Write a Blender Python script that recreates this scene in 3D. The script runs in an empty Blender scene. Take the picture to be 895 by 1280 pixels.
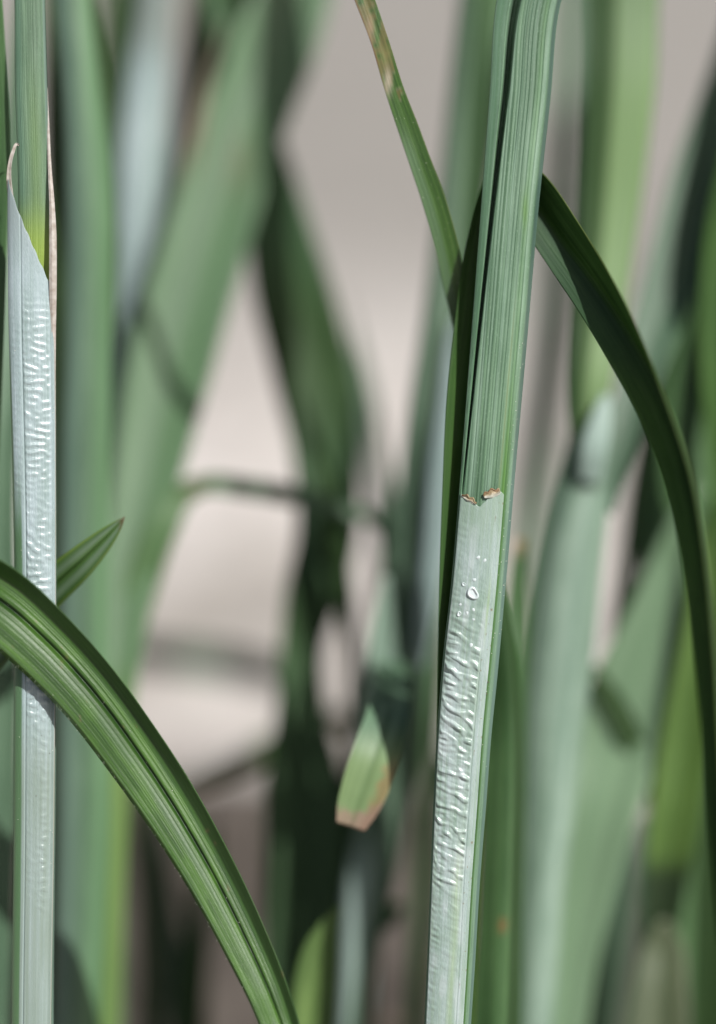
import bpy, math, random
import numpy as np
from mathutils import Vector, Matrix

random.seed(7)
RNG = np.random.default_rng(11)
SC = bpy.context.scene
COL = SC.collection
MM = 0.001

# ------------------------------------------------------------------ camera
PITCH = math.radians(22.0)          # looking down into the tuft
CAM_H = 0.25                        # lens 25 cm above the ground
FOCUS = 0.25                        # metres to the plane in focus
FRAME_H = 0.103                     # metres of the world the frame is high at that plane
CAM = np.array([0.0, 0.0, CAM_H])
FWD = np.array([0.0, math.cos(PITCH), -math.sin(PITCH)])
RIGHT = np.array([1.0, 0.0, 0.0])
UP = np.array([0.0, math.sin(PITCH), math.cos(PITCH)])

cd = bpy.data.cameras.new('camera')
cam = bpy.data.objects.new('camera', cd)
COL.objects.link(cam)
cam.location = CAM
cam.rotation_euler = (math.pi / 2 - PITCH, 0, 0)
cd.sensor_fit = 'VERTICAL'
cd.sensor_height = 36.0
cd.lens = 36.0 * FOCUS / FRAME_H
cd.clip_start = 0.005
cd.clip_end = 500.0
cd.dof.use_dof = True
cd.dof.focus_distance = FOCUS
cd.dof.aperture_fstop = (cd.lens * 0.001) / 0.0228      # a 23 mm wide aperture
cd.dof.aperture_blades = 0
SC.camera = cam

# ------------------------------------------------------------------ world, sun, exposure
SUN_EL = math.radians(52)
SUN_AZ = math.radians(48)           # behind the camera, to its right
SUN = Vector((math.sin(SUN_AZ) * math.cos(SUN_EL), -math.cos(SUN_AZ) * math.cos(SUN_EL), math.sin(SUN_EL)))
world = bpy.data.worlds.new('World')
SC.world = world
world.use_nodes = True
wn = world.node_tree
bg = wn.nodes['Background']
sky = wn.nodes.new('ShaderNodeTexSky')
sky.sky_type = 'NISHITA'
sky.sun_disc = False
sky.air_density = 0.7
sky.dust_density = 4.0
sky.ozone_density = 0.6
sky.sun_elevation = SUN_EL
sky.sun_rotation = math.pi - SUN_AZ
wn.links.new(sky.outputs[0], bg.inputs[0])
bg.inputs[1].default_value = 0.052
sl = bpy.data.lights.new('sun', 'SUN')
sl.energy = 4.6
sl.angle = math.radians(0.53)
sl.color = (1.0, 0.98, 0.95)
sun = bpy.data.objects.new('sun', sl)
COL.objects.link(sun)
sun.rotation_euler = SUN.to_track_quat('Z', 'Y').to_euler()
sun.location = (0.5, -0.5, 1.5)
SC.view_settings.view_transform = 'Standard'
SC.view_settings.look = 'None'
SC.view_settings.exposure = 0.35
SC.view_settings.gamma = 1.0
SC.render.engine = 'CYCLES'
SC.cycles.use_denoising = True
SC.cycles.max_bounces = 10
SC.cycles.transmission_bounces = 8
SC.cycles.sample_clamp_indirect = 4.0


# ------------------------------------------------------------------ materials
def srgb(r, g, b):
    f = lambda c: ((c / 255 + 0.055) / 1.055) ** 2.4 if c > 10 else c / 255 / 12.92
    return (f(r), f(g), f(b), 1.0)


def ramp(nt, src, stops):
    n = nt.nodes.new('ShaderNodeValToRGB')
    e = n.color_ramp.elements
    while len(e) < len(stops):
        e.new(0.5)
    for k, (p, c) in zip(e, stops):
        k.position = p
        k.color = c if len(c) == 4 else (c[0], c[1], c[2], 1)
    nt.links.new(src, n.inputs[0])
    return n.outputs[0]


def mixc(nt, fac, a, b, mode='MIX'):
    n = nt.nodes.new('ShaderNodeMix')
    n.data_type = 'RGBA'
    n.blend_type = mode
    for sock, v in ((n.inputs[0], fac), (n.inputs[6], a), (n.inputs[7], b)):
        if hasattr(v, 'is_linked'):
            nt.links.new(v, sock)
        elif isinstance(v, (int, float)):
            sock.default_value = v
        else:
            sock.default_value = v if len(v) == 4 else (*v, 1)
    return n.outputs[2]


def noise(nt, vec, sx, sy, scale=1.0, detail=2.0, rough=0.5, off=0.0):
    m = nt.nodes.new('ShaderNodeMapping')
    m.inputs['Scale'].default_value = (sx, sy, 1)
    m.inputs['Location'].default_value = (off, off * 0.7, off)
    nt.links.new(vec, m.inputs['Vector'])
    n = nt.nodes.new('ShaderNodeTexNoise')
    n.inputs['Scale'].default_value = scale
    n.inputs['Detail'].default_value = detail
    n.inputs['Roughness'].default_value = rough
    nt.links.new(m.outputs[0], n.inputs['Vector'])
    return n.outputs[0]


def leaf_mat(name, a, b, trans=0.3, rough=0.42, veins=16, contrast=0.16, spec=0.5, glow=(1.15, 1.35, 0.5), coat=0.0, blotch=0.35, streak=0.8):
    """a: body colour, b: colour between the veins; UV = (across 0..1, along in cm)."""
    m = bpy.data.materials.new(name)
    m.use_nodes = True
    nt = m.node_tree
    nt.nodes.clear()
    uv = nt.nodes.new('ShaderNodeUVMap')
    v = uv.outputs[0]
    vein = noise(nt, v, veins, 0.28, 1.0, 3.0, 0.6)
    vf = ramp(nt, vein, ((0.5 - contrast, (0, 0, 0)), (0.5 + contrast, (1, 1, 1))))
    base = mixc(nt, vf, a, b)
    fine = noise(nt, v, veins * 4.5, 1.4, 1.0, 3.0, 0.6, 3.1)
    ff = ramp(nt, fine, ((0.25, (0.72, 0.74, 0.72)), (0.7, (1.12, 1.1, 1.12))))
    base = mixc(nt, 1.0, base, ff, 'MULTIPLY')
    bl = noise(nt, v, 2.0, 0.9, 1.0, 4.0, 0.6, 7.7)
    bf = ramp(nt, bl, ((0.3, (1 - blotch, 1 - blotch * 0.8, 1 - blotch)), (0.7, (1 + blotch * 0.3, 1 + blotch * 0.25, 1 + blotch * 0.15))))
    base = mixc(nt, 1.0, base, bf, 'MULTIPLY')
    st = noise(nt, v, 5.0, 0.16, 1.0, 2.0, 0.5, 4.4)
    sf = ramp(nt, st, ((0.36, (0.66, 0.72, 0.66)), (0.62, (1.16, 1.12, 1.14))))
    base = mixc(nt, streak, base, mixc(nt, 1.0, base, sf, 'MULTIPLY'))
    # tiny paler stomata dots and darker flecks
    dot = noise(nt, v, 60, 34, 1.0, 1.0, 0.5, 1.3)
    df = ramp(nt, dot, ((0.62, (0, 0, 0)), (0.74, (1, 1, 1))))
    base = mixc(nt, mixc(nt, 0.4, (0, 0, 0), df), base, (min(1, a[0] * 1.9), min(1, a[1] * 1.6), min(1, a[2] * 1.9)))
    at = nt.nodes.new('ShaderNodeAttribute')
    at.attribute_name = 'tint'
    base = mixc(nt, at.outputs['Alpha'], base, at.outputs['Color'])
    base = mixc(nt, streak * 0.7, base, mixc(nt, 1.0, base, sf, 'MULTIPLY'))
    base = mixc(nt, 1.0, base, (0.84, 0.93, 0.93), 'MULTIPLY')
    p = nt.nodes.new('ShaderNodeBsdfPrincipled')
    nt.links.new(base, p.inputs['Base Color'])
    p.inputs['Specular IOR Level'].default_value = spec
    p.inputs['Coat Weight'].default_value = coat
    p.inputs['Coat Roughness'].default_value = 0.25
    rn = ramp(nt, fine, ((0.2, (rough + 0.12,) * 3), (0.8, (max(0.1, rough - 0.08),) * 3)))
    nt.links.new(rn, p.inputs['Roughness'])
    bp = nt.nodes.new('ShaderNodeBump')
    bp.inputs['Strength'].default_value = 0.6
    bp.inputs['Distance'].default_value = 0.00006
    nt.links.new(mixc(nt, 0.35, fine, dot), bp.inputs['Height'])
    nt.links.new(bp.outputs[0], p.inputs['Normal'])
    t = nt.nodes.new('ShaderNodeBsdfTranslucent')
    nt.links.new(mixc(nt, 1.0, base, (*glow, 1), 'MULTIPLY'), t.inputs[0])
    mx = nt.nodes.new('ShaderNodeMixShader')
    mx.inputs[0].default_value = trans
    nt.links.new(p.outputs[0], mx.inputs[1])
    nt.links.new(t.outputs[0], mx.inputs[2])
    out = nt.nodes.new('ShaderNodeOutputMaterial')
    nt.links.new(mx.outputs[0], out.inputs[0])
    return m


def membrane_mat(name, white, under, rough=0.26):
    m = bpy.data.materials.new(name)
    m.use_nodes = True
    nt = m.node_tree
    p = nt.nodes['Principled BSDF']
    uv = nt.nodes.new('ShaderNodeUVMap').outputs[0]
    st = noise(nt, uv, 9, 0.35, 1.0, 4.0, 0.65)
    cl = noise(nt, uv, 3, 1.6, 1.0, 5.0, 0.6, 5.0)
    gr = noise(nt, uv, 45, 22, 1.0, 3.0, 0.7, 2.0)
    f = ramp(nt, st, ((0.40, (0, 0, 0)), (0.62, (1, 1, 1))))
    g = ramp(nt, cl, ((0.40, (0, 0, 0)), (0.66, (1, 1, 1))))
    c = mixc(nt, mixc(nt, 0.5, f, g), white, under)
    vn = noise(nt, uv, 30, 0.5, 1.0, 3.0, 0.6, 9.0)
    c = mixc(nt, 1.0, c, ramp(nt, vn, ((0.35, (0.84, 0.88, 0.85)), (0.6, (1.03, 1.03, 1.03)))), 'MULTIPLY')
    c = mixc(nt, 1.0, c, ramp(nt, gr, ((0.3, (0.86, 0.87, 0.87)), (0.7, (1.06, 1.06, 1.06)))), 'MULTIPLY')
    at = nt.nodes.new('ShaderNodeAttribute')
    at.attribute_name = 'tint'
    c = mixc(nt, at.outputs['Alpha'], c, at.outputs['Color'])
    nt.links.new(c, p.inputs['Base Color'])
    p.inputs['Roughness'].default_value = rough
    p.inputs['Specular IOR Level'].default_value = 0.6
    p.inputs['Subsurface Weight'].default_value = 0.0
    bp = nt.nodes.new('ShaderNodeBump')
    bp.inputs['Strength'].default_value = 0.5
    bp.inputs['Distance'].default_value = 0.00005
    nt.links.new(gr, bp.inputs['Height'])
    nt.links.new(bp.outputs[0], p.inputs['Normal'])
    return m


def plain_mat(name, c1, c2, scale=800.0, rough=0.6, spec=0.4):
    m = bpy.data.materials.new(name)
    m.use_nodes = True
    nt = m.node_tree
    p = nt.nodes['Principled BSDF']
    tc = nt.nodes.new('ShaderNodeTexCoord')
    n = nt.nodes.new('ShaderNodeTexNoise')
    n.inputs['Scale'].default_value = scale
    n.inputs['Detail'].default_value = 4
    nt.links.new(tc.outputs['Object'], n.inputs['Vector'])
    nt.links.new(ramp(nt, n.outputs[0], ((0.35, c1), (0.65, c2))), p.inputs['Base Color'])
    p.inputs['Roughness'].default_value = rough
    p.inputs['Specular IOR Level'].default_value = spec
    return m


M = {}
M['blue'] = leaf_mat('bluish_leaf', (0.135, 0.225, 0.135), (0.215, 0.305, 0.225), 0.12, 0.38, 16, 0.14)
M['mid'] = leaf_mat('green_leaf', (0.060, 0.135, 0.040), (0.115, 0.200, 0.085), 0.22, 0.40, 14)
M['fresh'] = leaf_mat('fresh_green_leaf', (0.050, 0.118, 0.016), (0.088, 0.165, 0.040), 0.18, 0.36, 15, 0.13)
M['deep'] = leaf_mat('deep_green_leaf', (0.048, 0.112, 0.020), (0.080, 0.155, 0.040), 0.34, 0.5, 12, spec=0.22)
M['shade'] = leaf_mat('shaded_green_leaf', (0.040, 0.078, 0.024), (0.058, 0.102, 0.036), 0.2, 0.55, 10, spec=0.2)  # leaf green darkened in its colour, for leaves that stand in shade
M['soft'] = leaf_mat('grey_green_leaf', (0.120, 0.200, 0.120), (0.170, 0.255, 0.170), 0.22, 0.50, 8)
M['lime'] = leaf_mat('yellow_green_leaf', (0.150, 0.235, 0.065), (0.200, 0.290, 0.095), 0.40, 0.45, 8)
M['pale'] = leaf_mat('pale_sheath', (0.245, 0.330, 0.255), (0.360, 0.435, 0.370), 0.15, 0.5, 7)
M['white'] = leaf_mat('whitish_sheath', (0.300, 0.355, 0.370), (0.370, 0.425, 0.440), 0.10, 0.48, 6)
M['grey'] = leaf_mat('grey_stem', (0.085, 0.135, 0.085), (0.115, 0.165, 0.115), 0.12, 0.55, 8, spec=0.25)
M['straw'] = leaf_mat('dry_straw', (0.300, 0.220, 0.160), (0.380, 0.300, 0.240), 0.2, 0.6, 10, glow=(1.1, 1.0, 0.8))
M['olive'] = leaf_mat('olive_leaf', (0.125, 0.150, 0.075), (0.175, 0.185, 0.110), 0.3, 0.5, 9)
M['skin'] = membrane_mat('wrinkled_membrane', (0.350, 0.418, 0.412), (0.205, 0.285, 0.230))
M['skin_left'] = membrane_mat('silvery_membrane', (0.350, 0.418, 0.442), (0.230, 0.300, 0.290))
M['torn'] = membrane_mat('torn_brown_edge', (0.34, 0.27, 0.16), (0.25, 0.17, 0.08), 0.45)
M['margin'] = plain_mat('papery_margin', (0.27, 0.235, 0.20), (0.40, 0.375, 0.34), 1500, 0.5)
M['speck'] = plain_mat('pale_specks', (0.55, 0.56, 0.45), (0.70, 0.70, 0.62), 900, 0.4)
M['hair'] = plain_mat('pale_hairs', (0.26, 0.36, 0.20), (0.40, 0.48, 0.34), 900, 0.5)
M['dirt'] = plain_mat('brown_specks', (0.05, 0.035, 0.02), (0.12, 0.08, 0.05), 900, 0.7)
M['blister'] = plain_mat('wet_blister', (0.46, 0.53, 0.53), (0.54, 0.60, 0.60), 900, 0.07, 1.0)


# ------------------------------------------------------------------ object helpers
def props(o, label=None, cat=None, group=None, kind=None):
    for k, v in (('label', label), ('category', cat), ('group', group), ('kind', kind)):
        if v:
            o[k] = v
    return o


def thing(name, label, cat, loc, group=None):
    o = bpy.data.objects.new(name, None)
    o.empty_display_size = 0.01
    COL.objects.link(o)
    o.location = Vector([float(c) for c in loc])
    return props(o, label, cat, group)


def mesh_obj(name, verts, faces, mat, parent=None, uvs=None, tint=None, smooth=True):
    """verts (n,3) world coordinates; faces (m,4) int; uvs per vertex."""
    verts = np.asarray(verts, dtype=np.float64)
    if parent is not None:
        verts = verts - np.array(parent_origin(parent))
    me = bpy.data.meshes.new(name)
    if isinstance(faces, np.ndarray):
        n, m = len(verts), len(faces)
        k = faces.shape[1]
        me.vertices.add(n)
        me.vertices.foreach_set('co', verts.astype(np.float32).ravel())
        me.loops.add(m * k)
        me.loops.foreach_set('vertex_index', faces.astype(np.int32).ravel())
        me.polygons.add(m)
        me.polygons.foreach_set('loop_start', np.arange(0, m * k, k, dtype=np.int32))
        me.polygons.foreach_set('loop_total', np.full(m, k, dtype=np.int32))
        me.update(calc_edges=True)
    else:
        me.from_pydata([tuple(v) for v in verts], [], faces)
    if smooth:
        me.polygons.foreach_set('use_smooth', np.ones(len(me.polygons), dtype=bool))
    idx = np.empty(len(me.loops), dtype=np.int32)
    me.loops.foreach_get('vertex_index', idx)
    if uvs is not None:
        ul = me.uv_layers.new(name='UVMap')
        ul.data.foreach_set('uv', np.asarray(uvs, dtype=np.float32)[idx].ravel())
    at = me.attributes.new('tint', 'FLOAT_COLOR', 'POINT')
    t = np.zeros((len(verts), 4), dtype=np.float32) if tint is None else np.asarray(tint, dtype=np.float32)
    at.data.foreach_set('color', t.ravel())
    me.materials.append(mat)
    me.validate()
    o = bpy.data.objects.new(name, me)
    COL.objects.link(o)
    if parent is not None:
        o.parent = parent
    return o


def parent_origin(p):
    v = Vector((0, 0, 0))
    while p is not None:
        v = v + p.location
        p = p.parent
    return v


def at(px, py, dz):
    """the point dz mm behind the plane in focus that stands at px, py in the 895 x 1280 frame"""
    d = FOCUS + dz * MM
    k = FRAME_H / 1280 / FOCUS * d
    return CAM + FWD * d + RIGHT * ((px - 447.5) * k) + UP * ((640 - py) * k)


def pix_scale(dz):
    return FRAME_H / 1280 / FOCUS * (FOCUS + dz * MM)


def project(p):
    v = p - CAM
    d = v @ FWD
    k = FRAME_H / 1280 / FOCUS * d
    return np.stack([447.5 + (v @ RIGHT) / k, 640 - (v @ UP) / k], axis=-1)


def smooth01(x):
    x = np.clip(x, 0, 1)
    return x * x * (3 - 2 * x)


class Path:
    """A leaf's or a stem's centre line, listed from top to bottom: rows of px, py, dz mm, width px, roll degrees."""

    def __init__(self, pts, root=None, tip=None, n=220):
        P, W, R = [], [], []
        for q in pts:
            q = tuple(q) + (0,) * (5 - len(q))
            P.append(at(q[0], q[1], q[2]))
            W.append(q[3] * pix_scale(q[2]) * 0.5)
            R.append(math.radians(q[4]))
        P = [np.array(p) for p in P]
        if tip:            # extends the start beyond the frame: list of (dx, dy, dz mm in world, width factor) steps
            w0 = W[0]
            for (dx, dy, dz, wf) in tip:
                P.insert(0, P[0] + np.array([dx, dy, dz]) * MM)
                W.insert(0, w0 * wf)
                R.insert(0, R[0])
        if root is not None:   # runs on down to the ground
            w0 = W[-1]
            p = P[-1]
            d = P[-1] - P[-2]
            d = d / np.linalg.norm(d)
            rx, ry, wf = root
            if p[2] > 0.004:
                g = np.array([p[0] + rx * MM, p[1] + ry * MM, -0.003])
                L = np.linalg.norm(g - p)
                for t in (0.35, 0.7, 1.0):
                    a = p + d * L * t
                    q = a * (1 - t) + (p + (g - p) * t) * t
                    P.append(q)
                    W.append(w0 * (1 + (wf - 1) * t))
                    R.append(R[-1])
        P = np.array(P)
        W = np.array(W)
        R = np.array(R)
        s = np.concatenate([[0], np.cumsum(np.linalg.norm(np.diff(P, axis=0), axis=1))])
        self.S0 = s
        self.t = np.linspace(0, s[-1], n)
        self.c = np.stack([self._herm(s, P[:, k], self.t) for k in range(3)], axis=1)
        self.hw = np.maximum(self._herm(s, W, self.t, mono=True), 1e-5)
        self.roll = self._herm(s, R, self.t, mono=True)
        self.n = n
        T = np.gradient(self.c, axis=0)
        T /= np.linalg.norm(T, axis=1)[:, None]
        V = CAM - self.c
        V /= np.linalg.norm(V, axis=1)[:, None]
        N = V - T * np.sum(V * T, axis=1)[:, None]
        ln = np.linalg.norm(N, axis=1)
        N /= np.maximum(ln, 1e-6)[:, None]
        for i in range(1, n):        # keep the frame from flipping where the line points at the lens
            if np.dot(N[i], N[i - 1]) < 0:
                N[i] = -N[i]
        S = np.cross(N, T)
        c, sn = np.cos(self.roll)[:, None], np.sin(self.roll)[:, None]
        self.S = S * c + N * sn
        self.N = N * c - S * sn
        self.pp = project(self.c)

    @staticmethod
    def _herm(s, y, t, mono=False):
        n = len(s)
        if n == 2:
            return np.interp(t, s, y)
        d = np.diff(y) / np.diff(s)
        h = np.diff(s)
        m = np.empty(n)
        m[1:-1] = (d[:-1] * h[1:] + d[1:] * h[:-1]) / (h[1:] + h[:-1])
        m[0] = d[0]
        m[-1] = d[-1]
        if mono:
            for i in range(1, n - 1):
                if d[i - 1] * d[i] <= 0:
                    m[i] = 0
        k = np.clip(np.searchsorted(s, t, side='right') - 1, 0, n - 2)
        x = (t - s[k]) / h[k]
        return (y[k] * (2 * x**3 - 3 * x**2 + 1) + m[k] * h[k] * (x**3 - 2 * x**2 + x)
                + y[k + 1] * (-2 * x**3 + 3 * x**2) + m[k + 1] * h[k] * (x**3 - x**2))

    def ev(self, t):
        f = lambda a: np.interp(t, self.t, a)
        v = lambda A: np.stack([f(A[:, k]) for k in range(3)], axis=-1)
        return v(self.c), v(self.S), v(self.N), f(self.hw)

    def t_of_py(self, py):
        """arc length where the path (which runs downwards) passes the row py"""
        o = np.argsort(self.pp[:, 1])
        return np.interp(py, self.pp[o, 1], self.t[o])


def vee(angle, at_u=0.0, ribs=0, amp=0.0, soft=0.06, curl=0.0):
    k = math.tan(math.radians(angle))
    rg = rib_grooves(ribs, ribs * 2 + 3) if ribs else None

    def f(u, pth):
        n = k * (np.sqrt((u - at_u) ** 2 + soft**2) - 0.3) + curl * u * u
        if ribs:
            n = n + amp * 1.9 * rg(u)
        return u, n + np.zeros_like(pth)
    return f


def arch(depth=0.5, ribs=0, amp=0.0):
    rg = rib_grooves(ribs, ribs * 2 + 3) if ribs else None
    def f(u, pth):
        n = depth * np.sqrt(np.clip(1.02 - u * u, 0, 2))
        if ribs:
            n = n + amp * 1.9 * rg(u)
        return u, n + np.zeros_like(pth)
    return f


def piece(us, ns, ribs=0, amp=0.0, soft=2):
    rg = rib_grooves(ribs, ribs * 2 + 3) if ribs else None
    uu = np.linspace(-1, 1, 401)
    nn = np.interp(uu, us, ns)
    for _ in range(soft):
        nn = np.convolve(np.pad(nn, 6, mode='edge'), np.ones(13) / 13, mode='valid')

    def f(u, pth):
        n = np.interp(u, uu, nn)
        if ribs:
            n = n + amp * 1.9 * rg(u)
        return u, n + np.zeros_like(pth)
    return f


def rib_grooves(seed, n, lo=-1.0, hi=1.0):
    """fine lengthwise grooves at uneven spacing across a blade, -1..0"""
    g = np.random.default_rng(seed)
    x = np.cumsum(g.uniform(0.55, 1.5, n))
    x = lo + (x - x[0]) / (x[-1] - x[0]) * (hi - lo)
    d = g.uniform(0.35, 1.0, n)
    uu = np.linspace(-1, 1, 1601)
    w = (hi - lo) / n * 0.24
    y = -sum(a * np.exp(-((uu - b) / w) ** 2) for a, b in zip(d, x))
    return lambda u: np.interp(u, uu, y)


def bilinear(img, fr, fc):
    fr = np.clip(fr, 0, img.shape[0] - 1.001)
    fc = np.clip(fc, 0, img.shape[1] - 1.001)
    i, j = np.floor(fr).astype(int), np.floor(fc).astype(int)
    a, b = fr - i, fc - j
    return (img[i, j] * (1 - b) + img[i, j + 1] * b) * (1 - a) + (img[i + 1, j] * (1 - b) + img[i + 1, j + 1] * b) * a


def grid_faces(r, c, off=0, flip=False):
    i, j = np.meshgrid(np.arange(r - 1), np.arange(c - 1), indexing='ij')
    a = (i * c + j).ravel() + off
    q = np.stack([a, a + 1, a + c + 1, a + c], axis=1)
    return q[:, ::-1] if flip else q


def solid_sheet(F, thick):
    """F (r,c,3) front points -> closed thin solid; thick (r,c) metres"""
    r, c = F.shape[:2]
    du = np.gradient(F, axis=1)
    dv = np.gradient(F, axis=0)
    nn = np.cross(du, dv)
    ln = np.linalg.norm(nn, axis=2)
    nn /= np.maximum(ln, 1e-12)[..., None]
    return F, F + nn * thick[..., None]


def sheet_obj(name, F, B, mat, parent, uv, tint=None):
    r, c = F.shape[:2]
    V = np.concatenate([F.reshape(-1, 3), B.reshape(-1, 3)])
    n = r * c
    fs = [grid_faces(r, c, 0, True), grid_faces(r, c, n)]
    i = np.arange(r - 1)
    for col in (0, c - 1):
        a = i * c + col
        q = np.stack([a, a + c, a + c + n, a + n], axis=1)
        fs.append(q if col else q[:, ::-1])
    j = np.arange(c - 1)
    for row in (0, r - 1):
        a = row * c + j
        q = np.stack([a, a + 1, a + 1 + n, a + n], axis=1)
        fs.append(q[:, ::-1] if row else q)
    U = np.concatenate([uv.reshape(-1, 2)] * 2)
    T = None if tint is None else np.concatenate([tint.reshape(-1, 4)] * 2)
    return mesh_obj(name, V, np.concatenate(fs), mat, parent, U, T)


def ribbon(name, pth, mat, parent=None, prof=None, nw=20, thick=0.22, tint=None, wobble=0.0, seed=0):
    prof = prof or vee(20)
    u = np.linspace(-1, 1, nw)[None, :]
    s, n = prof(u, pth.pp[:, 1][:, None])
    s = s + np.zeros((pth.n, nw))
    n = n + np.zeros((pth.n, nw))
    hw = pth.hw[:, None]
    if wobble:
        g = np.random.default_rng(seed)
        k = np.arange(pth.n) * (pth.t[-1] / pth.n) / 0.01
        a = sum(np.sin(k * f + g.uniform(0, 6)) / f for f in (0.7, 1.9, 4.3)) * wobble
        b = sum(np.sin(k * f + g.uniform(0, 6)) / f for f in (0.8, 2.3, 5.1)) * wobble
        e = np.clip(np.abs(u), 0, 1) ** 3
        s = s + np.where(u > 0, 1, -1) * e * np.where(u > 0, a[:, None], b[:, None])
        n = n + e * np.where(u > 0, b[:, None], a[:, None])
    F = pth.c[:, None, :] + (hw * s)[..., None] * pth.S[:, None, :] + (hw * n)[..., None] * pth.N[:, None, :]
    th = np.minimum(thick * MM, hw * 0.5) * (1 - 0.75 * np.abs(u) ** 6) + np.zeros_like(s)
    F, B = solid_sheet(F, th)
    # make sure the back lies away from the face the profile looks out of
    if np.mean(np.sum((B - F) * pth.N[:, None, :], axis=2)) > 0:
        B = 2 * F - B
    uv = np.stack([np.broadcast_to((u + 1) / 2, s.shape) + seed * 0.37, np.broadcast_to(pth.t[:, None] * 100, s.shape) + seed * 3.1], axis=-1)
    T = None
    if tint is not None:
        pxy = project(F.reshape(-1, 3)).reshape(F.shape[0], F.shape[1], 2)
        T = tint(np.broadcast_to(u, s.shape), pxy[..., 0], pxy[..., 1])
    return sheet_obj(name, F, B, mat, parent, uv, T)


def rod(name, pth, mat, parent=None, depth=0.8, nw=24, seed=0, ribs=0, amp=0.0, tint=None, centre=-1.0):
    """a closed rounded stem whose front touches the path"""
    a = np.linspace(0, 2 * math.pi, nw + 1)[None, :]
    hw = pth.hw[:, None]
    s = np.sin(a) + 0 * hw
    n = (np.cos(a) + centre) * depth + (amp * np.cos(a * ribs) if ribs else 0) + 0 * hw
    F = pth.c[:, None, :] + (hw * s)[..., None] * pth.S[:, None, :] + (hw * n)[..., None] * pth.N[:, None, :]
    V = F.reshape(-1, 3)
    fs = grid_faces(pth.n, nw + 1, 0, True)
    caps = []
    uv = np.stack([a / (2 * math.pi) * 2 + seed * 0.37 + 0 * hw, pth.t[:, None] * 100 + 0 * a + seed * 3.1], axis=-1).reshape(-1, 2)
    c0, c1 = F[0].mean(axis=0), F[-1].mean(axis=0)
    m = len(V)
    V = np.concatenate([V, [c0, c1]])
    uv = np.concatenate([uv, uv[:1], uv[-1:]])
    j = np.arange(nw)
    caps.append(np.stack([j, j + 1, np.full(nw, m), np.full(nw, m)], axis=1))
    b = (pth.n - 1) * (nw + 1)
    caps.append(np.stack([b + j + 1, b + j, np.full(nw, m + 1), np.full(nw, m + 1)], axis=1))
    T = None
    if tint is not None:
        pxy = project(V)
        uu = np.concatenate([np.broadcast_to(np.sin(a), (pth.n, nw + 1)).ravel(), [0, 0]])
        T = tint(uu, pxy[:, 0], pxy[:, 1])
    o = mesh_obj(name, V, fs, mat, parent, uv, T)
    return o


def blend_tint(shape, layers):
    """layers: list of (mask 0..1, rgb); later ones over earlier ones"""
    T = np.zeros((*shape, 4), dtype=np.float64)
    for m, c in layers:
        m = np.clip(m, 0, 1)
        a = T[..., 3]
        na = m + a * (1 - m)
        for k in range(3):
            T[..., k] = np.where(na > 1e-6, (c[k] * m + T[..., k] * a * (1 - m)) / np.maximum(na, 1e-6), c[k])
        T[..., 3] = na
    return T


def vnoise(x, y, seed=0):
    g = np.random.default_rng(seed).random((64, 64))
    xi, yi = np.floor(x).astype(int), np.floor(y).astype(int)
    fx, fy = smooth01(x - xi), smooth01(y - yi)
    q = lambda i, j: g[i % 64, j % 64]
    return (q(xi, yi) * (1 - fx) + q(xi + 1, yi) * fx) * (1 - fy) + (q(xi, yi + 1) * (1 - fx) + q(xi + 1, yi + 1) * fx) * fy


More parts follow.
